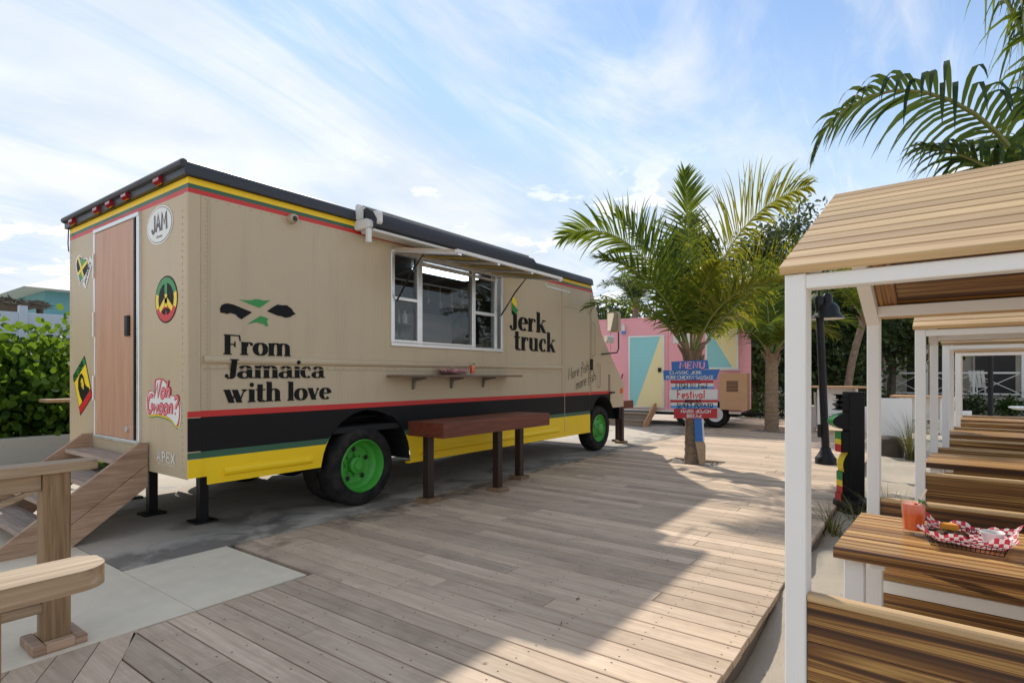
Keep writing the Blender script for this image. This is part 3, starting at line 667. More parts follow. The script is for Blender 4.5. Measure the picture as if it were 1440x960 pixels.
# ------------------------------------------------------------------ food truck
S, XL, YR = -4.85, -7.70, 2.13                      # kerb side, far side, rear face
def truck():
    T = thing("food_truck", "long tan step van food truck with red, black, green and yellow stripes", "food truck", (-6.27, 6.0, 0))
    bands = [(0.0, 0.71, 3), (0.71, 0.767, 2), (0.767, 1.055, 4), (1.055, 1.108, 1), (1.108, 2.903, 0), (2.903, 2.943, 1), (2.943, 2.978, 2), (2.978, 3.03, 3), (3.03, 3.10, 4)]
    def bot(y):
        b = 0.555 if y < 2.28 else (0.485 if y < 4.0 else 0.385)
        if y > 9.0: b = 0.78
        for cy, cz, r in ((3.99, 0.43, 0.605), (9.50, 0.56, 0.465)):
            if abs(y - cy) < r: b = max(b, cz + math.sqrt(r * r - (y - cy) ** 2))
        return b
    prof = [(2.0, 3.10), (9.03, 3.06), (9.45, 2.17), (9.85, 1.76), (10.40, 1.25), (10.5, 1.0)]
    def top(y):
        for (a, b), (c, d) in zip(prof, prof[1:]):
            if a <= y <= c: return b + (d - b) * (y - a) / (c - a)
        return 1.0
    ys = sorted(set([YR, 2.28, 2.2801, 4.33, 6.34, 9.0, 9.0001, 9.03, 9.45, 9.85, 10.40] + [round(3.385 + i * 0.0302, 4) for i in range(41)] + [4.5951] + [round(9.035 + i * 0.0310, 4) for i in range(31)]))
    HOLE = (4.33, 6.34, 1.775, 2.80)
    def side(x, hole, name):
        m = MB()
        for y0, y1 in zip(ys, ys[1:]):
            e = 1e-5; b0, b1, t0, t1 = bot(y0 + e), bot(y1 - e), top(y0 + e), top(y1 - e)
            for z0, z1, mi in bands:
                if y0 >= 9.8 and mi != 0 and z1 < 1.2: mi = 0
                pieces = [(z0, z1)]
                if hole and HOLE[0] <= y0 and y1 <= HOLE[1]:
                    pieces = [q for q in ((z0, min(z1, HOLE[2])), (max(z0, HOLE[3]), z1)) if q[1] > q[0]]
                for p0, p1 in pieces:
                    a0, a1 = max(p0, b0), max(p0, b1); c0, c1 = min(p1, t0), min(p1, t1)
                    if c0 - a0 < 1e-4 and c1 - a1 < 1e-4: continue
                    c0 = max(c0, a0); c1 = max(c1, a1)
                    m.quad((x, y0, a0), (x, y1, a1), (x, y1, c1), (x, y0, c0), mi=mi)
        return part(m, name, [mt_tan, mt_red, mt_green, mt_yellow, mt_black], T, fix=False)
    side_o = side(S, True, "side_wall"); side(XL, False, "side_wall")
    # rear wall in bands
    m = MB()
    for z0, z1, mi in bands:
        z0 = max(z0, 0.545)
        if z1 < 2.9: mi = 0
        m.quad((XL, YR, z0), (S, YR, z0), (S, YR, z1), (XL, YR, z1), mi=mi)
    rear = part(m, "rear_wall", [mt_tan, mt_red, mt_green, mt_yellow, mt_black], T, fix=False)
    # front skin
    m = MB()
    pts = [(9.03, 3.06), (9.45, 2.17), (9.85, 1.76), (10.40, 1.25), (10.40, 0.78)]
    for a, b in zip(pts, pts[1:]): m.quad((XL, a[0], a[1]), (S, a[0], a[1]), (S, b[0], b[1]), (XL, b[0], b[1]))
    front = part(m, "front_panel", mt_tan, T)
    m = MB(); m.quad((XL + .25, 9.075, 2.99), (S - .25, 9.075, 2.99), (S - .25, 9.44, 2.22), (XL + .25, 9.44, 2.22)); m.v = [(a, b + 0.012, c + .006) for a, b, c in m.v]
    part(m, "windscreen", mt_darkwin, T)
    part(MB().box(XL + .1, S - .1, 10.40, 10.52, 0.52, 0.76), "bumper", mt_black, T)
    part(MB().box(XL + .02, S - .02, YR + .03, 9.0, 0.80, 0.86), "floor_pan", mt_underbody, T)
    # roof cap with rolled edges
    r = 0.07; p = []
    for cx, a0 in ((S + .03 - r, 0), (XL - .03 + r, 90)):
        p += [(cx + r * math.cos(rad(a0 + 90 * i / 6)), 3.095 + r * math.sin(rad(a0 + 90 * i / 6))) for i in range(7)]
    p += [(XL - .03, 3.035), (S + .03, 3.035)]
    roof = part(MB().prism(p, 1, YR - .04, 9.06), "roof", mt_roof, T, smooth=True)
    part(MB().tube([(S + .032, YR - .04, 3.04), (S + .032, 9.06, 3.04)], 0.010, 6), "drip_rail", mt_roof, T)
    part(MB().tube([(XL - .03, YR - .045, 3.125), (S + .03, YR - .045, 3.125)], 0.032, 8), "roof_edge_roll", mt_roof, T, smooth=True)
    # corner post, rivet strip, seams, ribs
    part(MB().slat(S - .06, S + .012, YR - .012, YR + .10, 0.56, 2.90, axis=2, c=0.01), "corner_post", mt_tan, T)
    part(MB().box(S, S + .014, YR - .008, YR + .10, 0.775, 1.05).box(S, S + .0141, YR - .0081, YR + .1, .715, .765, mi=1).box(S, S + .014, YR - .008, YR + .1, .557, .708, mi=2).box(S, S + .0142, YR - .0082, YR + .1, 1.057, 1.106, mi=3), "corner_post_stripes", [mt_black, mt_green, mt_yellow, mt_red], T)
    part(MB().slat(S - .01, S + .006, YR + .155, YR + .175, 1.11, 2.89, axis=2, c=0.003), "body_seam", mt_tan_dark, T)
    rib = MB(); nn = 8
    rp = [(S - .005, 1.498)] + [(S + .028 * math.sin(math.pi * i / nn), 1.535 - .036 * math.cos(math.pi * i / nn)) for i in range(nn + 1)] + [(S - .005, 1.572)]
    rib.prism(rp, 1, 2.25, 8.0); part(rib, "body_rib", mt_tan, T, smooth=True)
    part(MB().slat(S - .01, S + .006, 2.25, 8.0, 1.455, 1.463, axis=1, c=0.002), "body_seam", mt_tan_dark, T)
    for y in (8.02, 9.03): part(MB().slat(S - .01, S + .012, y - .012, y + .012, 1.112, 2.88, axis=2, c=.004), "body_seam", mt_tan_dark, T)
    for z, y0, y1 in ((.575, 2.42, 3.28), (.50, 4.75, 7.9)):
        q = [(S - .005, z - .04)] + [(S + .022 * math.sin(math.pi * i / 6), z - .036 * math.cos(math.pi * i / 6)) for i in range(7)] + [(S - .005, z + .04)]
        part(MB().prism(q, 1, y0, y1), "skirt_rib", mt_yellow, T, smooth=True)
    part(MB().slat(S - .05, S + .008, 4.56, 9.0, .378, .40, axis=1, c=.003), "skirt_lip", mt_yellow, T)
    rv = MB()
    def rivet(y_, z_): rv.lathe([(.0075, 0), (.006, .004), (0, .0055)], (S, y_, z_), 6, 0)
    for i in range(48): rivet(2.27, 1.14 + i * .037)
    for i in range(56): rivet(2.36 + i * .1, 1.478)
    for i in range(20): rivet(2.36 + i * .1, 2.88)
    for y_ in (7.93, 8.06): 
        for i in range(30): rivet(y_, 1.14 + i * .058)
    tag(part(rv, "rivets", mt_tan_dark, T), kind="stuff")
    rw = MB()
    for i in range(40): rw.lathe([(.0075, 0), (.006, -.004), (0, -.0055)], (XL + .06 + .0, YR, .62 + i * .055), 6, 1); rw.lathe([(.0075, 0), (.006, -.004), (0, -.0055)], (S - .10, YR, .62 + i * .055), 6, 1)
    tag(part(rw, "rivets", mt_tan_dark, T), kind="stuff")
    # cab door outline and furniture
    cd = MB()
    for y0, y1, z0, z1 in ((8.10, 8.112, .47, 2.56), (8.985, 8.997, 1.05, 2.56), (8.10, 8.997, 2.55, 2.562)): cd.box(S - .003, S + .003, y0, y1, z0, z1)
    cdo = part(cd, "cab_door", mt_tan_dark, T)
    part(MB().box(S, S + .03, 8.99, 9.06, 1.50, 1.70), "door_latch", mt_blackmetal, cdo)
    part(MB().tube([(S, 9.30, 1.62), (S + .05, 9.30, 1.60), (S + .05, 9.30, 1.20), (S, 9.30, 1.18)], .012, 6), "grab_handle", mt_tan_dark, T)
    part(MB().tube([(S, 9.10, 2.36), (S + .05, 9.10, 2.33), (S + .05, 9.10, 1.78), (S, 9.10, 1.74)], .010, 6), "grab_handle", mt_tan_dark, T)
    g = MB()
    for i in range(7): g.box(S - .002, S + .006, 9.72, 9.80, 1.12 + i * .045, 1.14 + i * .045)
    part(g, "vent_grille", mt_blackmetal, T)
    part(MB().slat(S - .02, S + .05, 9.60, 9.86, 2.02, 2.16, axis=1, c=.02), "side_lamp", mt_alu, T)
    part(MB().slat(S - .01, S + .02, 10.25, 10.33, 1.05, 1.15, axis=1, c=.006), "marker_lamp", mt_amber, T)
    part(MB().slat(S - .01, S + .05, 9.76, 9.92, 1.06, 1.09, axis=1, c=.006), "hood_catch", mt_blackmetal, T)
    mr = part(MB().tube([(S, 9.26, 2.62), (S + .10, 9.36, 2.66), (S + .14, 9.78, 2.68), (S + .15, 9.84, 2.62), (S + .15, 9.86, 1.92), (S + .13, 9.83, 1.84), (S + .02, 9.42, 1.80)], .014, 7), "mirror_arm", mt_blackmetal, T, smooth=True)
    part(MB().slat(S + .02, S + .26, 9.62, 9.72, 2.22, 2.60, axis=1, c=.04), "mirror", [mt_tan_dark], mr)
    part(MB().box(S + .04, S + .24, 9.608, 9.612, 2.245, 2.575), "mirror_glass", mt_mirror, mr)
    # arches, chassis
    for cy, r0, z in ((3.99, .60, .43), (9.5, .46, .56)):
        for x0, x1 in ((S - .45, S - .005), (XL + .005, XL + .45)):
            q = [(cy + r0 * math.cos(math.pi * i / 16), z + r0 * math.sin(math.pi * i / 16)) for i in range(17)]
            m = MB()
            for a, b in zip(q, q[1:]): m.quad((x0, a[0], a[1]), (x1, a[0], a[1]), (x1, b[0], b[1]), (x0, b[0], b[1]))
            xi = x0 if x0 < -6 and x0 > XL + .3 or x0 == S - .45 else x1
            m.add([(xi, a, b) for a, b in q], [tuple(range(17))])
            part(m, "wheel_arch", mt_underbody, T)
    for x in (-5.75, -6.8): part(MB().box(x - .05, x + .05, 2.4, 10.2, .56, .78), "chassis_rail", mt_underbody, T)
    for y in (3.92, 9.42): part(MB().tube([(XL + .2, y, .42), (S - .2, y, .42)], .08, 10), "axle", mt_underbody, T)
    part(MB().lathe([(0, -.2), (.2, -.2), (.24, -.1), (.24, .1), (.2, .2), (0, .2)], (-6.27, 3.92, .42), 16, 0), "differential", mt_underbody, T, smooth=True)
    for a in ((-7.2, -5.9, 5.2, 6.6, .34, .56), (-7.3, -6.6, 7.2, 8.2, .30, .56), (-7.0, -6.0, 2.5, 3.1, .40, .56)): part(MB().slat(*a, axis=0, c=.04), "underbody_tank", mt_underbody, T)
    part(MB().tube([(-5.3, 4.62, .75), (-5.3, 4.62, .35)], .02, 6), "mudflap_rod", mt_steel, T)
    # wheels
    def wheel(x, y, r, out, deep):
        tw = 0.235; s = out
        tyre = [(r * .645, .01), (r * .69, -.012), (r * .80, -.022), (r * .93, -.006), (r * .985, .03), (r, .065), (r, tw - .065), (r * .985, tw - .03), (r * .93, tw + .006), (r * .80, tw + .02), (r * .60, tw)]
        W = MB().lathe([(a, -s * b) for a, b in tyre], (x, y, r), 44, 0); wo = part(W, "wheel", mt_rubber, T, smooth=True)
        tr = MB()
        for j in range(3):
            h = .075 + j * .045; tr.lathe([(r + .001, -s * h), (r - .0005, -s * (h + .006))], (x, y, r), 44, 0)
        if deep: pr = [(r * .665, .0), (r * .64, -.012), (r * .61, .02), (r * .58, .09), (r * .50, .115), (r * .46, .15), (r * .30, .165), (r * .22, .16), (r * .20, .10), (r * .13, .09), (r * .11, .07), (0, .07)]
        else: pr = [(r * .61, .004), (r * .58, .0), (r * .56, .03), (r * .52, .05), (r * .42, .045), (r * .30, .0), (r * .24, -.01), (r * .22, -.03), (r * .12, -.05), (0, -.052)]
        rim = part(MB().lathe([(a, -s * b) for a, b in pr], (x, y, r), 40, 0), "rim", mt_rim, wo, smooth=True)
        hole = MB(); nuts = MB()
        zz = .152 if deep else .026
        for k in range(5):
            a = 2 * math.pi * (k + .3) / 5; rr = r * .39
            hole.lathe([(r * .065, 0), (0, 0)], (x - s * (zz - .006), y + rr * math.cos(a), r + rr * math.sin(a)), 10, 0)
        for k in range(8):
            a = 2 * math.pi * k / 8; rr = r * .26 if deep else r * .27; d = .155 if deep else -.008
            nuts.lathe([(.014, 0), (.014, s * .022), (0, s * .026)], (x - s * d, y + rr * math.cos(a), r + rr * math.sin(a)), 7, 0)
        tag(part(hole, "vent_holes", mt_darkwin, wo), kind="stuff"); tag(part(nuts, "wheel_nuts", mt_rim, wo), kind="stuff")
    wheel(S - .015, 3.92, .43, 1, True); wheel(S - .29, 3.92, .43, 1, True); wheel(XL + .015, 3.92, .43, -1, True); wheel(XL + .29, 3.92, .43, -1, True)
    wheel(S - .03, 9.42, .42, 1, False); wheel(XL + .03, 9.42, .42, -1, False)
    # stabiliser legs
    for x, y in ((-5.58, 2.58), (-6.30, 2.42), (-7.3, 2.58)):
        lg = part(MB().box(x - .04, x + .04, y - .04, y + .04, .02, .80), "stabiliser_leg", mt_blackmetal, T)
        part(MB().box(x - .10, x + .10, y - .10, y + .10, 0.0, .02), "foot_plate", mt_blackmetal, lg)
    # ---- rear door
    y = YR
    fr = MB()
    for a in ((-6.90, -5.765, 2.855, 2.90), (-6.90, -5.765, .765, .80), (-6.90, -6.862, .80, 2.855), (-5.815, -5.765, .80, 2.855)): fr.slat(a[0], a[1], y - .028, y + .01, a[2], a[3], axis=0 if a[1] - a[0] > .5 else 2, c=.006)
    part(fr, "door_frame", mt_alu, T)
    part(MB().box(-5.858, -5.832, y - .034, y, .81, 2.85), "door_edge", mt_blackmetal, T)
    dr = part(MB().slat(-6.860, -5.86, y - .02, y + .01, .805, 2.852, axis=2, c=.004), "door", mt_door, T)
    part(MB().slat(-6.05, -5.965, y - .045, y - .018, 1.77, 1.96, axis=2, c=.012), "handle", mt_blackmetal, dr)
    part(MB().lathe([(.03, 0), (.03, -.02), (0, -.022)], (-6.02, y - .02, .90), 12, 1), "lock", mt_alu, dr)
    for z in (1.15, 1.8, 2.4): part(MB().tube([(-6.872, y - .03, z), (-6.872, y - .03, z + .25)], .012, 6), "hinge", mt_alu, T)
    for x in (-7.43, -6.71, -6.37, -5.98, -5.28):
        part(MB().slat(x - .055, x + .055, y - .075, y - .0, 3.035, 3.105, axis=0, c=.022), "marker_lamp", mt_redlens, T)
    part(MB().tube([(XL + .03, y - .02, 3.03), (XL + .05, y - .03, 2.86), (XL + .02, y - .015, 2.78)], .006, 5), "lamp_wire", mt_blackmetal, T)
    # ---- stickers on the rear wall (flat prints, slightly off the skin)
    def R(x0, z0, base=0.004): return lambda u, v, h: (x0 + u, y - base - h, z0 + v)
    def ell(m, cx, cz, rx, rz, h, mi, n=36, rot=0): m.add([(cx + rx * math.cos(t), y - h, cz + rz * math.sin(t)) for t in [2 * math.pi * i / n for i in range(n)]], [tuple(range(n))], mi)
    m = MB(); ell(m, -5.38, 2.715, .262, .168, .003, 0); ell(m, -5.38, 2.715, .245, .155, .004, 1); ell(m, -5.38, 2.715, .238, .149, .005, 0)
    lettering(m, "JAM", HAND, R(-5.53, 2.66, .006), .15, .31, wt=.22, mi=1)
    lettering(m, "Jamaica", {**HAND, 'c': HAND['e']}, R(-5.44, 2.605, .006), .03, .12, wt=.12, mi=1)
    part(m, "oval_sticker", [mt_print_white, mt_print_grey], T, fix=False)
    m = MB(); ell(m, -5.25, 2.055, .218, .203, .003, 0)
    def ringseg(m, cx, cz, r0x, r0z, r1x, r1z, a0, a1, h, mi, n=18):
        for i in range(n):
            t0, t1 = rad(a0 + (a1 - a0) * i / n), rad(a0 + (a1 - a0) * (i + 1) / n)
            m.quad((cx + r0x * math.cos(t0), y - h, cz + r0z * math.sin(t0)), (cx + r1x * math.cos(t0), y - h, cz + r1z * math.sin(t0)), (cx + r1x * math.cos(t1), y - h, cz + r1z * math.sin(t1)), (cx + r0x * math.cos(t1), y - h, cz + r0z * math.sin(t1)), mi=mi)
    for a0, a1, mi in ((18, 162, 1), (162, 205, 2), (-25, 18, 2), (205, 335, 3)): ringseg(m, -5.25, 2.055, .15, .14, .205, .19, a0, a1, .004, mi)
    lowseg = [(-5.25 + .15 * math.cos(rad(a)), y - .0042, 2.055 + .14 * math.sin(rad(a))) for a in range(205, 336, 10)]; m.add(lowseg, [tuple(range(len(lowseg)))], 3)
    for (x0, z0, x1, z1, ww, mi) in ((-5.25, 2.055, -5.25, 2.20, .05, 1), (-5.25, 1.99, -5.25, 2.10, .05, 2), (-5.25, 2.06, -5.37, 1.965, .05, 2), (-5.25, 2.06, -5.13, 1.965, .05, 2)):
        L = math.hypot(x1 - x0, z1 - z0); nx, nz = -(z1 - z0) / L * ww / 2, (x1 - x0) / L * ww / 2; hh = .005 + .0003 * mi
        m.quad((x0 + nx, y - hh, z0 + nz), (x1 + nx, y - hh, z1 + nz), (x1 - nx, y - hh, z1 - nz), (x0 - nx, y - hh, z0 - nz), mi=mi)
    for a0, a1 in ((222, 262), (278, 318)):
        w_ = [(-5.25, y - .0056, 1.985)] + [(-5.25 + .125 * math.cos(rad(a)), y - .0056, 2.045 + .125 * math.sin(rad(a))) for a in range(a0, a1 + 1, 8)]; m.add(w_, [tuple(range(len(w_)))], 0)
    part(m, "peace_sign_sticker", [mt_print_black, mt_print_green, mt_print_yellow, mt_print_red], T, fix=False)
    # heart in the flag's colours
    m = MB(); hp = []
    for i in range(40):
        t = 2 * math.pi * i / 40; hx = 16 * math.sin(t) ** 3 / 17; hz = (13 * math.cos(t) - 5 * math.cos(2 * t) - 2 * math.cos(3 * t) - math.cos(4 * t)) / 17
        hp.append((hx, hz))
    ca, sa = math.cos(rad(-18)), math.sin(rad(-18))
    def H(p, s, h): x_, z_ = p[0] * s, p[1] * s; return (-7.31 + x_ * ca - z_ * sa, y - h, 2.55 + .86 * (x_ * sa + z_ * ca))
    m.add([H(p, .225, .003) for p in hp], [tuple(range(40))], 0); m.add([H(p, .19, .004) for p in hp], [tuple(range(40))], 1)
    for tri, mi in (([(-.70, .62), (.70, .62), (0, .05)], 2), ([(-.42, -.42), (.42, -.42), (0, -.85), ], 2), ([(-.42, -.42), (.42, -.42), (0, .02)], 2)): m.add([H(p, .19, .0047 + .0003 * (tri[2][1] < 0)) for p in tri], [(0, 1, 2)], mi)
    for p0, p1 in (((-.78, .66), (.45, -.45)), ((.78, .66), (-.45, -.45))):
        dx, dz = p1[0] - p0[0], p1[1] - p0[1]; L = math.hypot(dx, dz); nx, nz = -dz / L * .11, dx / L * .11
        m.add([H(q, .19, .0055 + .0004 * (p0[0] > 0)) for q in ((p0[0] + nx, p0[1] + nz), (p1[0] + nx, p1[1] + nz), (p1[0] - nx, p1[1] - nz), (p0[0] - nx, p0[1] - nz))], [(0, 1, 2, 3)], 3)
    def RH(u, v, h): a = rad(52); return (-7.20 + u * math.cos(a) - v * math.sin(a), y - .0048 - h, 2.36 + u * math.sin(a) + v * math.cos(a))
    m.add([RH(-.03, -.03, -.001), RH(.32, -.03, -.001), RH(.32, .075, -.001), RH(-.03, .075, -.001)], [(0, 1, 2, 3)], 0)
    lettering(m, "JAMAICA", HAND, RH, .05, .28, wt=.2, mi=1)
    part(m, "heart_sticker", [mt_print_white, mt_print_black, mt_print_green, mt_print_yellow], T, fix=False)
    # poster sticker: generic dark curly-haired head on yellow
    m = MB(); c0 = Vector((-7.588, 1.40)); ux = Vector((.36, .215)); vz = Vector((.235, -.43))
    def Q(u, v, h): p_ = c0 + ux * u + vz * v; return (p_.x, y - .003 - h, p_.y)
    def rect(u0, u1, v0, v1, h, mi): m.add([Q(u0, v0, h), Q(u1, v0, h), Q(u1, v1, h), Q(u0, v1, h)], [(0, 1, 2, 3)], mi)
    rect(0, 1, 0, 1, 0, 0); rect(.03, .97, .02, .17, .001, 1); rect(.03, .97, .19, .80, .001, 2); rect(.03, .97, .82, .98, .001, 3)
    hair = [(.30, .80), (.22, .62), (.20, .42), (.30, .27), (.46, .21), (.62, .25), (.70, .38), (.70, .55), (.78, .66), (.90, .74), (.90, .80)]
    m.add([Q(u, v, .002) for u, v in hair], [tuple(range(len(hair)))], 0)
    face = [(.47, .36), (.58, .34), (.63, .42), (.62, .54), (.56, .62), (.48, .56), (.44, .46)]
    m.add([Q(u, v, .003) for u, v in face], [tuple(range(len(face)))], 2)
    m.add([Q(u, v, .004) for u, v in ((.46, .44), (.53, .43), (.53, .455), (.46, .465))], [(0, 1, 2, 3)], 0); m.add([Q(u, v, .004) for u, v in ((.50, .545), (.58, .53), (.58, .55), (.50, .565))], [(0, 1, 2, 3)], 0)
    lettering(m, "ONE LOVE", HAND, lambda u, v, h: Q(u, .155 - v, .002 + h), .12, .86, wt=.22, mi=0)
    part(m, "poster_sticker", [mt_print_black, mt_print_green, mt_print_yellow, mt_print_red], T, fix=False)
    # script greeting sticker
    m = MB()
    def blob(s, h, mi, dz=0):
        base = [(-.34, -.02), (-.30, .10), (-.16, .10), (-.18, .20), (-.02, .22), (.10, .17), (.16, .08), (.30, .05), (.35, -.06), (.30, -.20), (.16, -.14), (-.10, -.11), (-.28, -.12)]
        pts = []
        for i in range(len(base)):
            p0, p1, p2, p3 = [base[(i + k) % len(base)] for k in (-1, 0, 1, 2)]
            for t in (0, .25, .5, .75):
                pts.append(tuple(.5 * ((2 * p1[c]) + (-p0[c] + p2[c]) * t + (2 * p0[c] - 5 * p1[c] + 4 * p2[c] - p3[c]) * t * t + (-p0[c] + 3 * p1[c] - 3 * p2[c] + p3[c]) * t ** 3) for c in (0, 1)))
        m.add([(-5.315 + q[0] * s, y - h, 1.165 + dz + q[1] * s) for q in pts], [tuple(range(len(pts)))], mi)
    blob(1.0, .003, 0, -.012); blob(.95, .0035, 3, -.022); blob(.95, .004, 2, -.012); blob(.95, .0045, 1); blob(.90, .005, 0)
    for dx, dz, mi, wt, hb in ((0, 0, 1, .26, .0055), (0, 0, 4, .11, .0075)):
        lettering(m, "Wah", HAND, R(-5.51 + dx, 1.21 + dz, hb), .15, .34, wt=wt, mi=mi, slant=.25)
        lettering(m, "Gwaan?", HAND, R(-5.63 + dx, 1.075 + dz, hb), .15, .60, wt=wt, mi=mi, slant=.2)
    part(m, "greeting_sticker", [mt_print_white, mt_print_red, mt_print_yellow, mt_print_green, mt_print_pink], T, fix=False)
    m = MB(); lettering(m, "APEX", HAND, R(-5.43, .655), .085, .36, wt=.14, sp=.16); lettering(m, "SPECIALTY VEHICLES", {**HAND, 'Y': HAND['V']}, R(-5.41, .628), .014, .33, wt=.12)
    part(m, "maker_lettering", mt_print_white, T, fix=False)
    # ---- lettering on the kerb side
    def L(y0, z0, base=0.004): return lambda u, v, h: (S + base + h, y0 + u, z0 + v)
    m = MB()
    for poly, mi in (([(2.386, 1.973), (2.399, 2.003), (2.428, 2.02), (2.457, 2.024), (2.503, 2.019), (2.672, 1.967), (2.574, 1.897), (2.544, 1.912), (2.521, 1.934), (2.48, 1.943), (2.439, 1.93), (2.428, 1.937), (2.39, 1.939)], 0),
                     ([(2.548, 2.068), (2.61, 2.068), (2.653, 2.072), (2.709, 2.091), (2.741, 2.09), (2.779, 2.083), (2.847, 2.094), (2.741, 2.013)], 1),
                     ([(2.811, 1.99), (2.863, 2.029), (2.916, 2.062), (2.963, 2.06), (3.011, 2.065), (3.06, 2.038), (3.083, 2.005), (3.106, 1.991), (3.067, 1.973), (3.053, 1.958), (2.997, 1.944), (2.957, 1.956), (2.923, 1.957)], 0),
                     ([(2.623, 1.856), (2.747, 1.941), (2.792, 1.933), (2.824, 1.92), (2.811, 1.898), (2.817, 1.88), (2.827, 1.859), (2.798, 1.851), (2.783, 1.868), (2.747, 1.875), (2.709, 1.882)], 1)):
        m.add([(S + .004, a, b) for a, b in poly], [tuple(range(len(poly)))], mi)
    part(m, "island_emblem", [mt_print_black, mt_print_green], T, fix=False)
    m = MB(); lettering(m, "From", SERIF, L(2.415, 1.583), .172, .645, sp=-.02)
    def LJ(u, v, h):                                             # the first strokes ride over the rib
        z_ = 1.378 + v; dz = (z_ - 1.535) / .037; b = .028 * math.sqrt(max(0, 1 - dz * dz)) + .002 if abs(dz) < 1 else 0
        return (S + .004 + b + h, 2.415 + u, z_)
    lettering(m, "Jamaica", SERIF, LJ, .165, 1.02, sp=-.02)
    lettering(m, "with love", SERIF, L(2.415, 1.164), .172, 1.085, sp=-.02)
    part(m, "slogan_lettering", mt_print_black, T, fix=False)
    m = MB(); lettering(m, "Jerk", SERIF, L(6.53, 2.075), .30, 1.0, sp=.0); lettering(m, "truck", SERIF, L(6.66, 1.78), .30, 1.15, sp=0.0)
    m.add([(S + .007, a, b) for a, b in ((6.60, 2.30), (6.735, 2.28), (6.723, 2.37), (6.601, 2.45))], [(0, 1, 2, 3)], 0)
    m.add([(S + .0072, a, b) for a, b in ((6.601, 2.36), (6.73, 2.29), (6.718, 2.40), (6.601, 2.475))], [(0, 1, 2, 3)], 1)
    m.add([(S + .0075, a, b) for a, b in ((6.601, 2.47), (6.718, 2.395), (6.712, 2.492), (6.66, 2.545), (6.618, 2.58))], [(0, 1, 2, 3, 4)], 2)
    part(m, "name_lettering", [mt_print_black, mt_print_green, mt_print_yellow], T, fix=False)
    def LS(y0, z0):
        a = rad(13); return lambda u, v, h: (S + .005 + h, y0 + u * math.cos(a) - v * math.sin(a), z0 + u * math.sin(a) + v * math.cos(a))
    m = MB(); lettering(m, "More fish", HAND, LS(8.22, 1.325), .19, .74, wt=.07, slant=.3); lettering(m, "more fish", HAND, LS(8.48, 1.155), .19, .74, wt=.07, slant=.3)
    part(m, "script_lettering", mt_print_black, T, fix=False)
    # ---- serving window
    Y0, Y1, Z0, Z1 = 4.29, 6.375, 1.735, 2.835
    def bar(name, y0, y1, z0, z1, x0=S - .05, x1=S + .022, mat=mt_alu): return part(MB().slat(x0, x1, y0, y1, z0, z1, axis=1 if y1 - y0 > z1 - z0 else 2, c=.005), name, mat, T)
    bar("window_frame", Y0, Y1, Z0, Z0 + .045); bar("window_frame", Y0, Y1, Z1 - .045, Z1); bar("window_frame", Y0, Y0 + .05, Z0 + .046, Z1 - .046); bar("window_frame", Y1 - .05, Y1, Z0 + .046, Z1 - .046)
    for a, b in ((4.705, 4.785), (5.705, 5.775), (6.19, 6.25)): bar("window_mullion", a, b, Z0 + .046, Z1 - .046, S - .06, S + .012)
    bar("window_transom", 4.786, 5.704, Z0 + .046, Z0 + .075, S - .05, S + .006); bar("window_transom", 4.786, 5.704, 2.72, 2.76, S - .05, S + .006)
    bar("window_transom", 4.341, 4.704, 2.265, 2.305, S - .05, S + .006); bar("window_transom", 5.776, 6.189, 2.225, 2.27, S - .05, S + .006); bar("window_transom", 4.341, 4.704, Z0 + .046, Z0 + .08, S - .05, S + .006)
    bar("window_transom", 5.776, 6.189, 2.72, 2.75, S - .05, S + .006)
    for a in ((4.342, 4.703, 2.306, 2.785), (4.342, 4.703, 1.82, 2.264), (4.787, 5.703, 1.815, 2.718), (5.777, 6.188, 2.271, 2.718), (5.777, 6.188, 1.785, 2.224)):
        part(MB().box(S - .03, S - .025, *a), "window_pane", mt_glass, T)
    # dark inside of the kitchen
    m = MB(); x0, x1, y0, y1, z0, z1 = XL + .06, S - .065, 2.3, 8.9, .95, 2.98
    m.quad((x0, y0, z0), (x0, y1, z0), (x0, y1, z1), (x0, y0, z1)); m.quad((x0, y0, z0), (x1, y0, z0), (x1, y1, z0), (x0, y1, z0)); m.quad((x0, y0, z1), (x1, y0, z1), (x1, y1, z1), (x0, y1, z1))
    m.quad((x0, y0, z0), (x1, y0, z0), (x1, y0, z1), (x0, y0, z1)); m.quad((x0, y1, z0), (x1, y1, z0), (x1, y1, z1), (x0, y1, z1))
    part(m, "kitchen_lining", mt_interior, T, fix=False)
    part(MB().slat(-7.55, -6.85, 3.4, 6.6, .96, 1.88, axis=1, c=.01), "counter", mt_steel, T)
    part(MB().prism([(-7.6, 2.2), (-6.75, 2.2), (-6.75, 2.32), (-7.2, 2.75), (-7.6, 2.75)], 1, 3.2, 5.6), "extractor_hood", mt_steel, T)
    part(MB().slat(-7.55, -7.1, 6.9, 7.8, .96, 2.5, axis=2, c=.02), "fridge", mt_alu, T)
    part(MB().box(-5.98, -5.68, 5.7, 6.85, 2.925, 2.955), "ceiling_lamp", mt_led, T)
    for i in range(5): part(MB().box(-7.45, -7.2, 5.2 + i * .32, 5.4 + i * .32, 1.885, 2.02 + .05 * (i % 3)), "kitchen_container", [mt_alu, mt_steel][i % 2], T)
    part(MB().slat(-7.60, -7.25, 3.4, 8.6, 2.28, 2.31, axis=1, c=.004), "wall_shelf", mt_steel, T)
    for i in range(14):
        yy = 5.75 + i * .19; hh = random.uniform(.12, .28); part(MB().lathe([(0, 0), (.05, 0), (.05, hh * .7), (.02, hh * .85), (.02, hh), (0, hh)], (-7.42 + .05 * (i % 2), yy, 2.311), 10), "bottle", [mt_steel, mt_cup, mt_mahog, mt_print_green, mt_amber][i % 5], T, smooth=True)
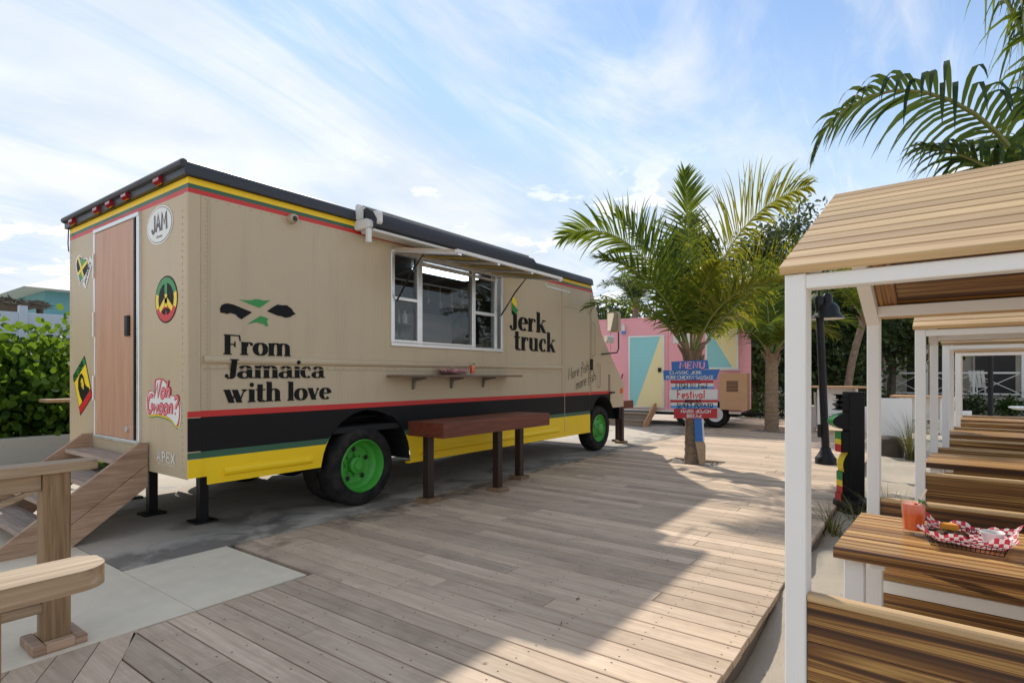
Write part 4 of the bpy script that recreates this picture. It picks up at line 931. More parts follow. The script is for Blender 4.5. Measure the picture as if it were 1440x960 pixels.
    part(MB().slat(-6.0, -5.2, 6.6, 8.4, .96, 1.72, axis=1, c=.01), "prep_bench", mt_steel, T)
    for i in range(5): part(MB().lathe([(0, 0), (.11, 0), (.12, .16), (.125, .17), (0, .17)], (-5.7 + .22 * (i % 2), 6.8 + i * .3, 1.721), 14), "pot", [mt_alu, mt_steel][i % 2], T, smooth=True)
    for i in range(6): part(MB().box(-7.58, -7.56, 5.9 + i * .36, 6.15 + i * .36, 1.95, 2.22), "menu_card", [mt_cup, mt_print_yellow, mt_cup][i % 3], T)
    part(MB().tube([(-5.25, 4.4, 2.60), (-5.25, 6.3, 2.60)], .012, 6), "utensil_rail", mt_alu, T)
    for i in range(7): part(MB().tube([(-5.25, 4.6 + i * .23, 2.60), (-5.25, 4.6 + i * .23, 2.42 - .03 * (i % 3))], .008, 5).ball((-5.25, 4.6 + i * .23, 2.38 - .03 * (i % 3)), .03, .035, .045, n=8), "hanging_ladle", mt_steel, T)
    # ---- serving hatch, propped open
    X0, X1, ZA, ZB = S + .02, -3.85, 2.83, 2.675
    def hp_(x, off=0): return ZA + (ZB - ZA) * (x - X0) / (X1 - X0) + off
    h = MB(); h.prism([(X0, hp_(X0)), (X1 - .031, hp_(X1 - .031)), (X1 - .031, hp_(X1 - .031, .018)), (X0, hp_(X0, .018))], 1, 4.31, 6.36); hat = part(h, "serving_hatch", mt_tan, T)
    for y0, y1 in ((4.31, 4.37), (6.30, 6.36), (4.98, 5.02), (5.65, 5.69)):
        part(MB().prism([(X0, hp_(X0, -.035)), (X1, hp_(X1, -.035)), (X1, hp_(X1, -.002)), (X0, hp_(X0, -.002))], 1, y0, y1), "hatch_rib", mt_alu, hat)
    part(MB().prism([(X1 - .03, hp_(X1, -.012)), (X1 + .010, hp_(X1, -.012)), (X1 + .010, hp_(X1, .022)), (X1 - .03, hp_(X1, .022))], 1, 4.30, 6.37), "hatch_edge", mt_whitemetal, hat)
    part(MB().prism([(X0 + .3, hp_(X0 + .3, -.012)), (X1 - .1, hp_(X1 - .1, -.012)), (X1 - .1, hp_(X1 - .1, -.003)), (X0 + .3, hp_(X0 + .3, -.003))], 1, 4.40, 4.96), "hatch_lining", mt_hatchin, hat)
    part(MB().prism([(X0 + .3, hp_(X0 + .3, -.012)), (X1 - .1, hp_(X1 - .1, -.012)), (X1 - .1, hp_(X1 - .1, -.003)), (X0 + .3, hp_(X0 + .3, -.003))], 1, 5.05, 6.27), "hatch_lining", mt_hatchin, hat)
    for yy in (4.66, 5.33, 5.98): part(MB().prism([(X0 + .1, hp_(X0 + .1, -.03)), (X1 - .06, hp_(X1 - .06, -.03)), (X1 - .06, hp_(X1 - .06, -.013)), (X0 + .1, hp_(X0 + .1, -.013))], 1, yy, yy + .03), "hatch_stiffener", mt_hatchrib, hat)
    for yy in (4.36, 6.31):
        part(MB().tube([(S + .03, yy, 2.25), (S + .28, yy, 2.56), (S + .46, yy, hp_(S + .46, -.03))], [.011, .011, .007], 7), "gas_strut", mt_blackmetal, hat)
    part(MB().tube([(X1 - .25, 6.36, 2.64), (X1 - .25, 6.36, 2.60), (X1 - .25, 7.0, 2.60)], .012, 6), "hatch_bar", mt_alu, hat)
    # ---- rolled awning above
    aw = part(MB().prism([(S - .02, 3.165), (S + .10, 3.17), (S + .20, 3.13), (S + .27, 3.03), (S + .265, 2.955), (S + .20, 2.93), (S - .0, 2.93)], 1, 3.86, 6.88), "awning", mt_fabric, T, smooth=True)
    part(MB().tube([(S + .10, 3.82, 3.18), (S + .10, 6.90, 3.18)], .010, 6), "awning_rail", mt_alu, aw)
    part(MB().slat(S + .03, S + .24, 3.86, 6.86, 2.905, 2.935, axis=1, c=.006), "awning_bar", mt_whitemetal, aw)
    part(MB().slat(S + .0, S + .22, 3.79, 3.86, 2.93, 3.03, axis=1, c=.025).slat(S + .02, S + .09, 3.79, 3.84, 3.035, 3.20, axis=1, c=.02), "awning_end_cap", mt_whitemetal, aw)
    part(MB().slat(S + .19, S + .245, 3.78, 3.83, 2.78, 2.92, axis=2, c=.01), "awning_bracket", mt_whitemetal, aw)
    part(MB().slat(S + .20, S + .30, 3.87, 3.92, 2.98, 3.12, axis=1, c=.02), "awning_end_cap", mt_whitemetal, aw)
    for yy in (5.15, 6.0): part(MB().slat(S + .02, S + .12, yy, yy + .05, 2.80, 2.93, axis=2, c=.008), "awning_bracket", mt_whitemetal, aw)
    cm = part(MB().lathe([(.045, 0), (.045, .05), (.038, .075), (.0, .08)], (S, 3.05, 2.885), 16, 0), "security_camera", mt_tan_dark, T, smooth=True)
    part(MB().lathe([(.026, 0), (0, .004)], (S + .079, 3.05, 2.878), 12, 0), "lens", mt_darkwin, cm)
    # ---- fold-down shelf under the window
    sh = part(MB().slat(S + .01, S + .29, 4.23, 6.47, 1.382, 1.408, axis=1, c=.004), "shelf", mt_shelf, T)
    for yy in (4.62, 5.28, 5.92):
        part(MB().prism([(S, 1.381), (S + .24, 1.381), (S + .24, 1.365), (S + .05, 1.335), (S + .03, 1.25), (S, 1.235)], 1, yy, yy + .025), "shelf_bracket", mt_steel, sh)
truck()

# ------------------------------------------------------------------ rear stairs, railings, bar tables
def stairs():
    T = thing("wooden_stairs", "weathered timber steps with plank sides leading up to the truck's rear door", "stairs", (-6.3, 1.6, 0))
    prof = [(1.07, 0.0), (1.56, 0.0), (2.115, .41), (2.115, .80), (2.05, .80), (1.07, .06)]
    def stringer(x0, x1):
        # two planks per side, joint running along the slope
        mid = [(1.315, 0.0), (1.56, 0.0), (2.115, .41), (2.115, .602)]
        up = [(1.07, 0.0), (1.309, 0.0), (2.115, .609), (2.115, .80), (2.05, .80), (1.07, .06)]
        for q in (mid, up): part(MB().prism(q, 0, x0, x1), "side_plank", mt_stair, T)
    stringer(-5.64, -5.595); stringer(-7.045, -7.0)
    for i in range(4):
        z = .165 + i * .165; y0 = 1.25 + i * .215
        part(MB().slat(-6.998, -5.642, y0, y0 + .135, z - .04, z, axis=0, c=.004), "tread", mt_stairx, T)
        part(MB().slat(-6.998, -5.642, y0 + .14, min(y0 + .27, 2.115), z - .04, z, axis=0, c=.004), "tread", mt_stairx, T)
mt_stairx = wood("tread_wood", [(0.3, (0.26, 0.19, 0.145)), (0.55, (0.42, 0.32, 0.25)), (0.8, (0.54, 0.43, 0.34))], axis=0, along=0.9, across=16, rough=0.75, rnd=0.12, bump=0.35, dirt=0.3)
stairs()
def railing(x, yend, ypost, ystart, label, hw, ps):
    T = thing("wooden_railing", label, "railing", (x, ypost, 0))
    # handrail: flat board with a rounded end, swept along Y
    n = 8; r = hw * 0.95
    plan = [(x - hw, ystart), (x + hw, ystart), (x + hw, yend - r)] + [(x + hw - r + r * math.cos(rad(90 * i / n)) * 1.0, yend - r + r * math.sin(rad(90 * i / n))) for i in range(1, n + 1)] + [(x - hw + .03, yend), (x - hw, yend - .03)]
    part(MB().prism(plan, 2, .90, .948), "handrail", mt_pine_y, T)
    p2 = ystart + .25
    for yp in (ypost, p2):
        po = part(MB().slat(x - ps, x + ps, yp - ps, yp + ps, 0.0, .899, axis=2, c=.008), "post", mt_cedar, T)
        bw = ps + .055
        for a in ((x - bw, x + bw, yp - bw, yp - ps - .002), (x - bw, x + bw, yp + ps + .002, yp + bw), (x - bw, x - ps - .002, yp - ps - .001, yp + ps + .001), (x + ps + .002, x + bw, yp - ps - .001, yp + ps + .001)):
            part(MB().slat(*a, .001, .05, axis=0 if a[1] - a[0] > .15 else 1, c=.006), "base_trim", mt_stair, po)
    a, b = p2 + ps + .003, ypost - ps - .003
    part(MB().slat(x - .02, x + .035, a, b, .815, .898, axis=1, c=.005), "top_rail", mt_pine_y, T)
    part(MB().slat(x - .04, x + .04, a, b + .05, .19, .235, axis=1, c=.005), "bottom_rail", mt_pine_y, T)
    part(MB().slat(x - .02, x + .02, a, b, .236, .30, axis=1, c=.005), "bottom_rail", mt_pine_y, T)
    m = MB(); hh = .048
    m.prism([(b, .813), (b - .06, .813), (a, .302), (a + .06, .302)], 0, x + .001, x + .03); part(m, "brace", mt_pine_y, T)
    m = MB(); m.prism([(b, .302), (b - .06, .302), (a, .813), (a + .06, .813)], 0, x - .03, x - .001); part(m, "brace", mt_pine_y, T)
railing(-3.66, 1.135, 0.945, -0.75, "pine railing whose trimmed post stands at the corner of the pale concrete", .075, .058)
railing(-1.64, 0.52, 0.272, -1.2, "pine railing with a rounded handrail end, facing the other railing across the walkway", .072, .05)
def bar_table(name, x0, x1, y0, y1, zt, th, legs, label):
    T = thing(name, label, "bar table", ((x0 + x1) / 2, (y0 + y1) / 2, 0), group="mahogany bar tables by the truck")
    n = 3; w_ = (x1 - x0 - .05) / n
    for i in range(n): part(MB().slat(x0 + .025 + i * w_, x0 + .025 + (i + 1) * w_ - .003, y0 + .025, y1 - .025, zt - .035, zt, axis=1, c=.003), "top_board", mt_mahog, T)
    for a in ((x0, x0 + .024, y0, y1, 1), (x1 - .024, x1, y0, y1, 1), (x0 + .025, x1 - .025, y0, y0 + .024, 0), (x0 + .025, x1 - .025, y1 - .024, y1, 0)): part(MB().slat(*a[:4], zt - th, zt - .001, axis=a[4], c=.003), "apron", mt_mahog, T)
    for (x, y) in legs:
        l = part(MB().slat(x - .045, x + .045, y - .045, y + .045, .04, zt - .04, axis=2, c=.005), "leg", mt_mahog_v, T)
        part(MB().slat(x - .10, x + .10, y - .10, y + .10, .001, .045, axis=1, c=.006), "foot_block", mt_footblock, l)
bar_table("bar_table", -4.57, -4.04, 4.30, 6.36, .90, .16, ((-4.44, 4.48), (-4.18, 5.40), (-4.44, 6.22)), "long dark mahogany bar table below the truck's serving window")
bar_table("bar_table", -5.42, -4.96, 10.62, 11.12, .88, .16, ((-5.07, 10.76), (-5.25, 10.98)), "dark bar table beyond the truck's nose, beside the pink trailer")

# ------------------------------------------------------------------ food in paper-lined baskets, cocktails
def basket(loc, rz, L, W, label, full):
    T = thing("food_basket", label, "food", loc, rz, "baskets of jerk food")
    # wire basket
    m = MB(); hgt = .05; ins = .03
    def ring(z, k): return [(-L / 2 * k, -W / 2 * k, z), (L / 2 * k, -W / 2 * k, z), (L / 2 * k, W / 2 * k, z), (-L / 2 * k, W / 2 * k, z), (-L / 2 * k, -W / 2 * k, z)]
    for z, k in ((.003, .86), (.02, .91), (.036, .96), (hgt, 1.0)):
        r_ = ring(z, k)
        for a, b in zip(r_, r_[1:]): m.tube([a, b], .0016, 4, cap=False)
    nn = 16
    for i in range(nn + 1):
        t = -1 + 2 * i / nn
        for s_ in (-1, 1):
            m.tube([(L / 2 * t * .86, s_ * W / 2 * .86, .003), (L / 2 * t, s_ * W / 2, hgt)], .0013, 4, cap=False)
            if i % 2 == 0: m.tube([(s_ * L / 2 * .86, W / 2 * t * .86, .003), (s_ * L / 2, W / 2 * t, hgt)], .0013, 4, cap=False)
    m.build("wire_basket", mt_blackmetal, T)
    # checked paper: crumpled sheet with corners standing out
    n = 26; V = []; UV = []
    for j in range(n + 1):
        for i in range(n + 1):
            u, v = -1 + 2 * i / n, -1 + 2 * j / n
            x, y = u * L * .56, v * W * .60
            e = max(abs(u) ** 3, abs(v) ** 3)
            z = .008 + .056 * e + .022 * (abs(u * v) ** 3) + .008 * math.sin(9 * u + 4 * v) * e + .007 * math.sin(13 * v - 6 * u) * e + .004 * math.sin(23 * u + 17 * v) * e
            if u > .5 and v > .0: z += .02 * (u - .5) * (1 + math.sin(11 * v))
            x *= 1 + .10 * abs(v) ** 4; y *= 1 + .06 * abs(u) ** 4
            V.append((x, y, z)); UV.append((i * .8, j * .8))
    F = [(j * (n + 1) + i, j * (n + 1) + i + 1, (j + 1) * (n + 1) + i + 1, (j + 1) * (n + 1) + i) for j in range(n) for i in range(n)]
    me = bpy.data.meshes.new("paper_liner"); me.from_pydata(V, [], F); uvl = me.uv_layers.new(name="UVMap")
    for lp in me.loops: uvl.data[lp.index].uv = UV[lp.vertex_index]
    me.materials.append(mt_check); me.polygons.foreach_set('use_smooth', [True] * len(me.polygons)); o = bpy.data.objects.new("paper_liner", me); COL.objects.link(o); o.parent = T
    for k in range(11 if full else 4):
        m = MB(); m.ball((-.075 + random.uniform(-.05, .055), random.uniform(-.045, .035), .030 + random.uniform(0, .012)), random.uniform(.024, .036), random.uniform(.018, .028), .020, n=12, jit=.20); m.build("meat_piece", mt_meat, T, smooth=True)
    for k in range(1):
        m = MB(); a = .3 + k * .9; cx, cy = -.075 + k * .045, .045 + k * .012
        q = [(-.030, -.018), (.034, -.020), (.022, .024), (-.026, .020)]
        m.prism([(cx + p[0] * math.cos(a) - p[1] * math.sin(a), cy + p[0] * math.sin(a) + p[1] * math.cos(a)) for p in q], 2, .042 + .006 * k, .075 + .006 * k); m.build("bread_piece", mt_bread, T)
    cup = MB().lathe([(.0, .012), (.026, .012), (.030, .02), (.040, .062), (.043, .066), (.041, .067), (.036, .062), (.033, .05)], (.075, .030, .004), 24, 2).build("sauce_cup", mt_cup, T, smooth=True)
    s_ = MB().lathe([(.0345, .052), (0, .0525)], (.075, .030, .004), 24, 2); s_.v = [(a - cup.location.x, b - cup.location.y, c - cup.location.z) for a, b, c in s_.v]; s_.build("sauce", mt_sauce, cup)
def cocktail(loc, h, r, label, wedge=True):
    T = thing("cocktail_glass", label, "drink", loc, 0, "orange cocktails")
    MB().lathe([(0, .001), (r * .78, .001), (r * .80, .012), (r, h), (r * .955, h), (r * .75, .022), (0, .020)], n=28).build("glass", mt_clear, T, smooth=True)
    MB().lathe([(0, .0225), (r * .735, .0225), (r * .925, h * .90), (0, h * .905)], n=28).build("drink", mt_drink, T, smooth=True)
    MB().ball((r * .15, -r * .55, h * .86), .0125, n=12).build("cherry", mt_cherry, T, smooth=True)
    for a in (.3, 1.1, -.4):
        m = MB(); d = (math.cos(a), math.sin(a)); b = (r * .35, -r * .35, h * .92)
        m.quad(b, (b[0] + d[0] * .02 - d[1] * .011, b[1] + d[1] * .02 + d[0] * .011, b[2] + .016), (b[0] + d[0] * .042, b[1] + d[1] * .042, b[2] - .012), (b[0] + d[0] * .02 + d[1] * .011, b[1] + d[1] * .02 - d[0] * .011, b[2] + .014)); m.build("mint_leaf", mt_mint, T, fix=False)
    MB().tube([(-r * .2, r * .1, .06), (r * .95, r * .2, h * 1.33)], .0035, 8).build("straw", mt_straw, T, smooth=True)
basket((S + .15, 5.18, 1.4085), rad(90), .30, .20, "paper-lined food basket on the truck's fold-down shelf", False)
cocktail((S + .16, 5.53, 1.4085), .145, .042, "orange cocktail with a straw on the truck's fold-down shelf")

# ------------------------------------------------------------------ dining booths
BL = 1.62                                                    # length of a booth
def make_booth():
    T = thing("dining_booth", "booth", "dining booth", group="roofed dining booths in a row on the sand")
    pw, pd, eave, ridge_y, ridge_z, fy = .064, .09, 1.838, .99, 2.335, 1.89
    for x in (0, BL - pw):
        for y0 in (0, fy): MB().slat(x, x + pw, y0, y0 + pd, 0, eave - .002, axis=2, c=.004).build("post", mt_white, T)
        for s_ in (0, 1):
            q = [(.0, eave), (.09, eave - .04), (ridge_y, ridge_z - .10), (ridge_y, ridge_z)]
            if s_: q = [(2 * ridge_y - a, b) for a, b in q]
            MB().prism(q, 0, x, x + pw).build("rafter", mt_white, T)
    MB().slat(pw + .001, BL - pw - .001, .004, .07, eave - .050, eave - .003, axis=0, c=.003).build("eave_beam", mt_white, T)
    MB().slat(pw + .001, BL - pw - .001, fy - .09, fy - .03, eave + .004, eave + .062, axis=0, c=.003).build("eave_beam", mt_white, T)
    MB().slat(pw + .001, BL - pw - .001, ridge_y - .03, ridge_y + .03, ridge_z - .12, ridge_z - .04, axis=0, c=.003).build("ridge_beam", mt_white, T)
    sl = math.hypot(ridge_y + .01, ridge_z - eave); a = math.atan2(ridge_z - eave, ridge_y + .01); n = 12; wd = sl / n
    for s_ in (0, 1):
        for i in range(n):
            t0, t1 = i * wd + (.0 if i == 0 else .0065), (i + 1) * wd - .0065
            def pt(t, h):
                y = -.01 + t * math.cos(a) - h * math.sin(a); z = eave + .001 + t * math.sin(a) + h * math.cos(a)
                return (2 * ridge_y - y, z) if s_ else (y, z)
            q = [pt(t0, 0), pt(t1, 0), pt(t1, .024), pt(t1 - .003, .027), pt(t0 + .003, .027), pt(t0, .024)]
            MB().prism(q, 0, -.012, BL + .012).build("roof_board", mt_zebra_light, T)
        def pt2(t, h):
            y = -.01 + t * math.cos(a) - h * math.sin(a); z = eave + t * math.sin(a) + h * math.cos(a)
            return (2 * ridge_y - y, z) if s_ else (y, z)
        for x in (pw + .002, BL - pw - .10): MB().prism([pt2(.165, -.022), pt2(sl - .06, -.022), pt2(sl - .06, -.001), pt2(.165, -.001)], 0, x, x + .095).build("roof_trim", mt_zebra_y, T)
        MB().prism([pt2(.165, -.012), pt2(sl - .06, -.012), pt2(sl - .06, -.0005), pt2(.165, -.0005)], 0, pw + .10, BL - pw - .105).build("roof_lining", mt_zebra, T)
    # benches
    for s_ in (0, 1):
        def yy(v): return 1.98 - v if s_ else v
        def bx(name, x0, x1, y0, y1, z0, z1, mat=mt_zebra, axis=0, c=.004):
            a_, b_ = sorted((yy(y0), yy(y1))); return MB().slat(x0, x1, a_, b_, z0, z1, axis=axis, c=c).build(name, mat, T)
        nb = 5; hgt = .750 - .10; p = hgt / nb
        for i in range(nb): bx("back_board", pw + .002, BL - pw - .002, .018, .052, .10 + i * p, .10 + (i + 1) * p - (.0018 if i < nb - 1 else .001), c=.002)
        bx("sunlit_back_cap", pw + .002, BL - pw - .002, .012, .060, .750, .775, mt_zebra_light, c=.006)  # added cap in lighter wood, painting the sunlit edge along the backrest
        for i in range(5): bx("seat_board", .075, BL - .075, .060 + i * .076, .060 + i * .076 + .071, .405, .43)
        bx("seat_rail", .10, BL - .10, .395, .43, .335, .403, mt_white); bx("seat_skirt", .10, BL - .10, .398, .418, .06, .332)
        for x in (.10, BL - .16): bx("seat_leg", x, x + .06, .34, .394, 0, .40, mt_white, axis=2)
    # table
    y0, y1, zt = .672, 1.470, .770
    n = 12; p = (y1 - y0 - .045) / n
    MB().slat(.03, BL - .05, y0, y0 + .042, zt - .046, zt, axis=0, c=.006).build("table_edge", mt_zebra, T)
    for i in range(n): MB().slat(.03, BL - .05, y0 + .046 + i * p, y0 + .046 + (i + 1) * p - .015, zt - .034, zt, axis=0, c=.003).build("table_slat", mt_zebra_table, T)
    for x in (.16, .8, 1.40): MB().slat(x, x + .05, y0 + .046, y1 - .01, zt - .075, zt - .035, axis=1, c=.003).build("table_bearer", mt_white, T)
    for x in (.06, BL - .16):
        for y in (y0 + .06, y1 - .13): MB().slat(x, x + .075, y, y + .06, 0, zt - .036, axis=2, c=.004).build("table_leg", mt_white, T)
    return T
mt_zebra_y = zebra("striped_wood_trim", ZEB, axis=1, axis2=2)
mt_zebra_table = zebra("striped_wood_tabletop", [(0.30, (0.24, 0.105, 0.032)), (0.45, (0.46, 0.24, 0.08)), (0.6, (0.64, 0.385, 0.14)), (0.8, (0.47, 0.245, 0.085))], rough=0.34, rnd=0.25, fine=.3)
BO = [(-0.377, 2.07, -0.10), (-0.05, 5.17, -0.095), (0.176, 8.06, -0.09), (0.40, 11.0, -0.085)]
BLAB = ["striped wood and white dining booth with an orange cocktail and food basket on its table",
        "striped wood and white dining booth right behind the booth that holds the food",
        "striped wood and white dining booth, third along from the one holding the food",
        "striped wood and white dining booth at the end of the row nearest the veranda house"]
b0 = make_booth()
for i, (p, lb) in enumerate(zip(BO, BLAB)):
    o = b0 if i == 0 else copy_tree(b0)
    o.location = p; o.rotation_euler = (0, 0, rad(-3.2)); o['label'] = lb
TZ = BO[0][2] + .770
cocktail((-.035, 3.18, TZ + .0005), .158, .051, "orange cocktail with cherry and mint on the striped booth table")
basket((.158, 3.09, TZ + .0005), rad(-8), .275, .22, "wire basket of jerk meat with red checked paper on the booth table", True)

# ------------------------------------------------------------------ palms
def frond_mesh(origin, phi, e0, e1, length, lw=1.0, leaf_len=0.55, n=58, vee=0.35, droop=0.55, width=0.034, twist=0.0, seed=0, bare=0.14, bend=1.35, roll=0.0):
    """one feather frond: returns rachis path and leaflet arrays; phi measured from the camera's right towards its forward axis"""
    rg = np.random.default_rng(seed)
    hx, hy = math.cos(phi) * RT[0] + math.sin(phi) * FW[0], math.cos(phi) * RT[1] + math.sin(phi) * FW[1]
    N = 26; pts = [np.array(origin, float)]; tan = []
    sx, sy = -hy, hx
    for i in range(N):
        s = i / (N - 1); e = e0 + (e1 - e0) * (s ** bend); sw = twist * s
        d = np.array([hx * math.cos(e) + sx * sw, hy * math.cos(e) + sy * sw, math.sin(e)]); d /= np.linalg.norm(d); tan.append(d); pts.append(pts[-1] + d * length / N)
    pts = np.array(pts[:N + 1]); tan = np.array(tan + [tan[-1]])
    V = []; F = []; b = 0
    for k in range(n):
        t = bare + (1 - bare) * (k / (n - 1)); f = t * N; i = min(int(f), N - 1); fr = f - i
        p = pts[i] * (1 - fr) + pts[i + 1] * fr; T = tan[i]
        side = np.cross(T, [0, 0, 1.0]); nl = np.linalg.norm(side); side = side / nl if nl > 0.15 else np.array([sx, sy, 0.0])
        up = np.cross(side, T); cr_, sr_ = math.cos(roll), math.sin(roll); side, up = side * cr_ + up * sr_, up * cr_ - side * sr_
        q = (t - bare) / (1 - bare)
        ll = leaf_len * (0.55 + 0.75 * math.sin(math.pi * min(1, q * 0.9 + 0.1)) ** 0.8) * (1 - 0.45 * q ** 3)
        ang = rad(68) - rad(40) * q
        for sg in (-1, 1):
            a = ang + rg.normal(0, 0.07); l = ll * rg.uniform(0.85, 1.1)
            d = T * math.cos(a) + side * sg * math.sin(a) + up * (vee + rg.normal(0, 0.12)); d /= np.linalg.norm(d)
            wv = T * math.sin(a) - side * sg * math.cos(a); wv = wv + up * rg.normal(0, .25); wv -= d * wv.dot(d); wv /= np.linalg.norm(wv)
            c = p.copy(); seg = 6; dr = droop * (rg.uniform(0.6, 1.4) if rg.random() > .08 else rg.uniform(1.8, 3.0)); w0 = width * lw
            for j in range(seg + 1):
                ww = w0 * (0.5, 0.9, 1.0, 0.92, 0.75, 0.45, 0.05)[j] / 2
                V.append(c - wv * ww); V.append(c + wv * ww)
                dd = d + np.array([0, 0, -1.0]) * dr * ((j + .5) / seg) ** 1.4; dd /= np.linalg.norm(dd); c = c + dd * l / seg
            for j in range(seg): F.append((b + 2 * j, b + 2 * j + 1, b + 2 * j + 3, b + 2 * j + 2))
            b += 2 * (seg + 1)
    return pts, np.array(V), np.array(F)
def add_frond(T, base, **k):
    mat = k.pop('mat', mt_frond); r0 = k.pop('r0', .022)
    pts, V, F = frond_mesh((0, 0, 0), **k)
    o = np_mesh("frond", V, F, mat, T); o.location = tuple(base[i] - T.location[i] for i in range(3))
    n = len(pts); m = MB().tube([tuple(p) for p in pts[::2]], [max(.003, r0 * (1 - i / (n / 2)) ** .8) for i in range(len(pts[::2]))], 6); m.build("rachis", mt_rachis, o, smooth=True, center=False)
    return o
def palm_trunk(T, x, y, z0, z1, r0, r1, mat, lean=(0, 0), ring=.11, boots=True):
    m = MB(); prof = []; z = z0; N = int((z1 - z0) / ring)
    pts = []; rr = []
    for i in range(N * 3 + 1):
        s = i / (N * 3); j = i % 3
        pts.append((x + lean[0] * s * s, y + lean[1] * s * s, z0 + (z1 - z0) * s)); rr.append((r0 + (r1 - r0) * s + (0.05 if s < .05 else 0) * r0) * (1.0, 1.07, .98)[j] * random.uniform(.97, 1.03))
    tr = part(m.tube(pts, rr, 16), "trunk", mat, T, smooth=True)
    if boots:
        for k in range(9):
            a = k * 2.4; zz = z1 - .30 + .035 * k; b = Vector((x + lean[0] + r1 * .8 * math.cos(a), y + lean[1] + r1 * .8 * math.sin(a), zz))
            o_ = Vector((math.cos(a), math.sin(a), 0)); L = random.uniform(.18, .32)
            mm = MB().tube([b, b + o_ * .04 + Vector((0, 0, L * .5)), b + o_ * (.10 + .05 * (k % 3)) + Vector((0, 0, L))], [.055, .045, .012], 6); part(mm, "leaf_stub", mt_fibre, tr, smooth=True)
    return tr
def palm(name, label, x, y, z0, zc, r0, r1, fr, mat=mt_trunk, lean=(0, 0), group=None, leafmat=None, boots=True, scale=1.0, seed=0):
    T = thing(name, label, "palm tree", (x, y, z0), group=group)
    palm_trunk(T, x, y, z0, zc, r0, r1, mat, lean, boots=boots)
    for i, f in enumerate(fr):
        phi, e0, e1, L = f[:4]; kw = dict(f[4]) if len(f) > 4 else {}
        kw.setdefault('mat', leafmat or mt_frond)
        a = rad(phi); bx, by = math.cos(a) * RT[0] + math.sin(a) * FW[0], math.cos(a) * RT[1] + math.sin(a) * FW[1]
        add_frond(T, (x + lean[0] + bx * r1 * .5, y + lean[1] + by * r1 * .5, zc - .08 + .05 * (i % 4)), phi=a, e0=rad(e0), e1=rad(e1), length=L * scale, seed=seed * 50 + i, **kw)
    return T
Yw = dict(mat=mt_frond_y)
palm("coconut_palm", "young coconut palm in the deck carrying the painted menu boards", -3.0, 9.02, -0.06, 1.78, .125, .105, [
    (178, 71, -30, 3.35, dict(leaf_len=.72, droop=.6, bend=2.6, n=78, roll=-.75)),
    (163, 80, 42, 2.75, dict(leaf_len=.58, mat=mt_frond_d, droop=.35, n=70, roll=-.6)),
    (92, 88, 78, 3.15, dict(leaf_len=.58, droop=.22, vee=.45, n=74)),
    (2, 78, 16, 3.5, dict(leaf_len=.85, droop=.7, mat=mt_frond_y, bend=1.7, n=84, roll=.95)),
    (-10, 58, 14, 2.75, dict(leaf_len=.72, droop=.8, mat=mt_frond_y, n=72, roll=.7)),
    (196, 70, 4, 2.4, dict(leaf_len=.6, droop=.7, n=64)),
    (-45, 70, -15, 1.9, dict(leaf_len=.6, droop=.85, mat=mt_frond_y)),
    (275, 80, 30, 1.5, dict(leaf_len=.42, droop=.6, mat=mt_frond_y)),
    (166, 62, -20, 2.1, dict(leaf_len=.6, droop=.85, n=60)),
    (24, 66, 8, 2.5, dict(leaf_len=.66, droop=.7, n=64)),
], seed=1, scale=.97)
palm("coconut_palm", "short coconut palm with a shaggy ringed trunk, past the pink trailer", -3.08, 15.28, -0.06, 1.95, .17, .14, [
    (a, e0, e1, L, dict(leaf_len=.65, droop=.8, mat=(mt_frond_y if i % 3 == 0 else mt_frond))) for i, (a, e0, e1, L) in enumerate(
    [(160, 68, -10, 2.4), (20, 70, 0, 2.6), (60, 80, 40, 2.7), (110, 78, 30, 2.6), (200, 60, -40, 1.9), (-20, 60, -35, 2.2), (-60, 55, -45, 1.7), (240, 60, -40, 1.6), (90, 86, 66, 2.6), (0, 76, 25, 2.7), (140, 60, -30, 2.2), (45, 62, -20, 2.3)])], mat=mt_trunk_tan, seed=2)
palm("coconut_palm", "dark arching coconut palm growing between the first two dining booths", 0.70, 4.55, -0.12, 2.20, .10, .08, [
    (180, 67, -72, 2.10, dict(leaf_len=.38, droop=2.5, mat=mt_frond_d, width=.028, n=46, bend=1.9, roll=-.5)),
    (172, 60, 10, 1.0, dict(leaf_len=.40, droop=1.9, mat=mt_frond_d, width=.028, n=34)),
    (182, 86, 66, 2.4, dict(leaf_len=.42, droop=3.0, mat=mt_frond_d, width=.030, n=60)),
    (150, 86, 58, 2.3, dict(leaf_len=.46, droop=3.0, mat=mt_frond, width=.030, n=52)),
    (200, 86, 62, 2.1, dict(leaf_len=.40, droop=2.6, mat=mt_frond, width=.030, n=52)),
    (178, 26, -80, 1.15, dict(leaf_len=.30, droop=1.4, mat=mt_frond_y, width=.026, n=26)),
    (160, 30, -82, 1.10, dict(leaf_len=.30, droop=1.4, mat=mt_frond_y, width=.026, n=26)),
    (60, 60, -20, 2.0, dict(leaf_len=.4, droop=1.0, width=.03)), (0, 60, -20, 2.0, dict(leaf_len=.4, droop=1.0, width=.03)), (-40, 60, -20, 1.8, dict(leaf_len=.4, droop=1.0, width=.03)),
], seed=3)
palm("coconut_palm", "slender tan-trunked palm beside the white tables, before the veranda house", 0.22, 20.6, -0.12, 3.1, .10, .09, [
    (a, 62, -30, 2.4, dict(leaf_len=.6, droop=.8, n=44, mat=mt_frond)) for a in (10, 70, 130, 180, 230, 300, 350)] + [(100, 84, 50, 2.4, dict(n=44)), (20, 80, 30, 2.4, dict(n=44))], mat=mt_trunk_tan, seed=4)
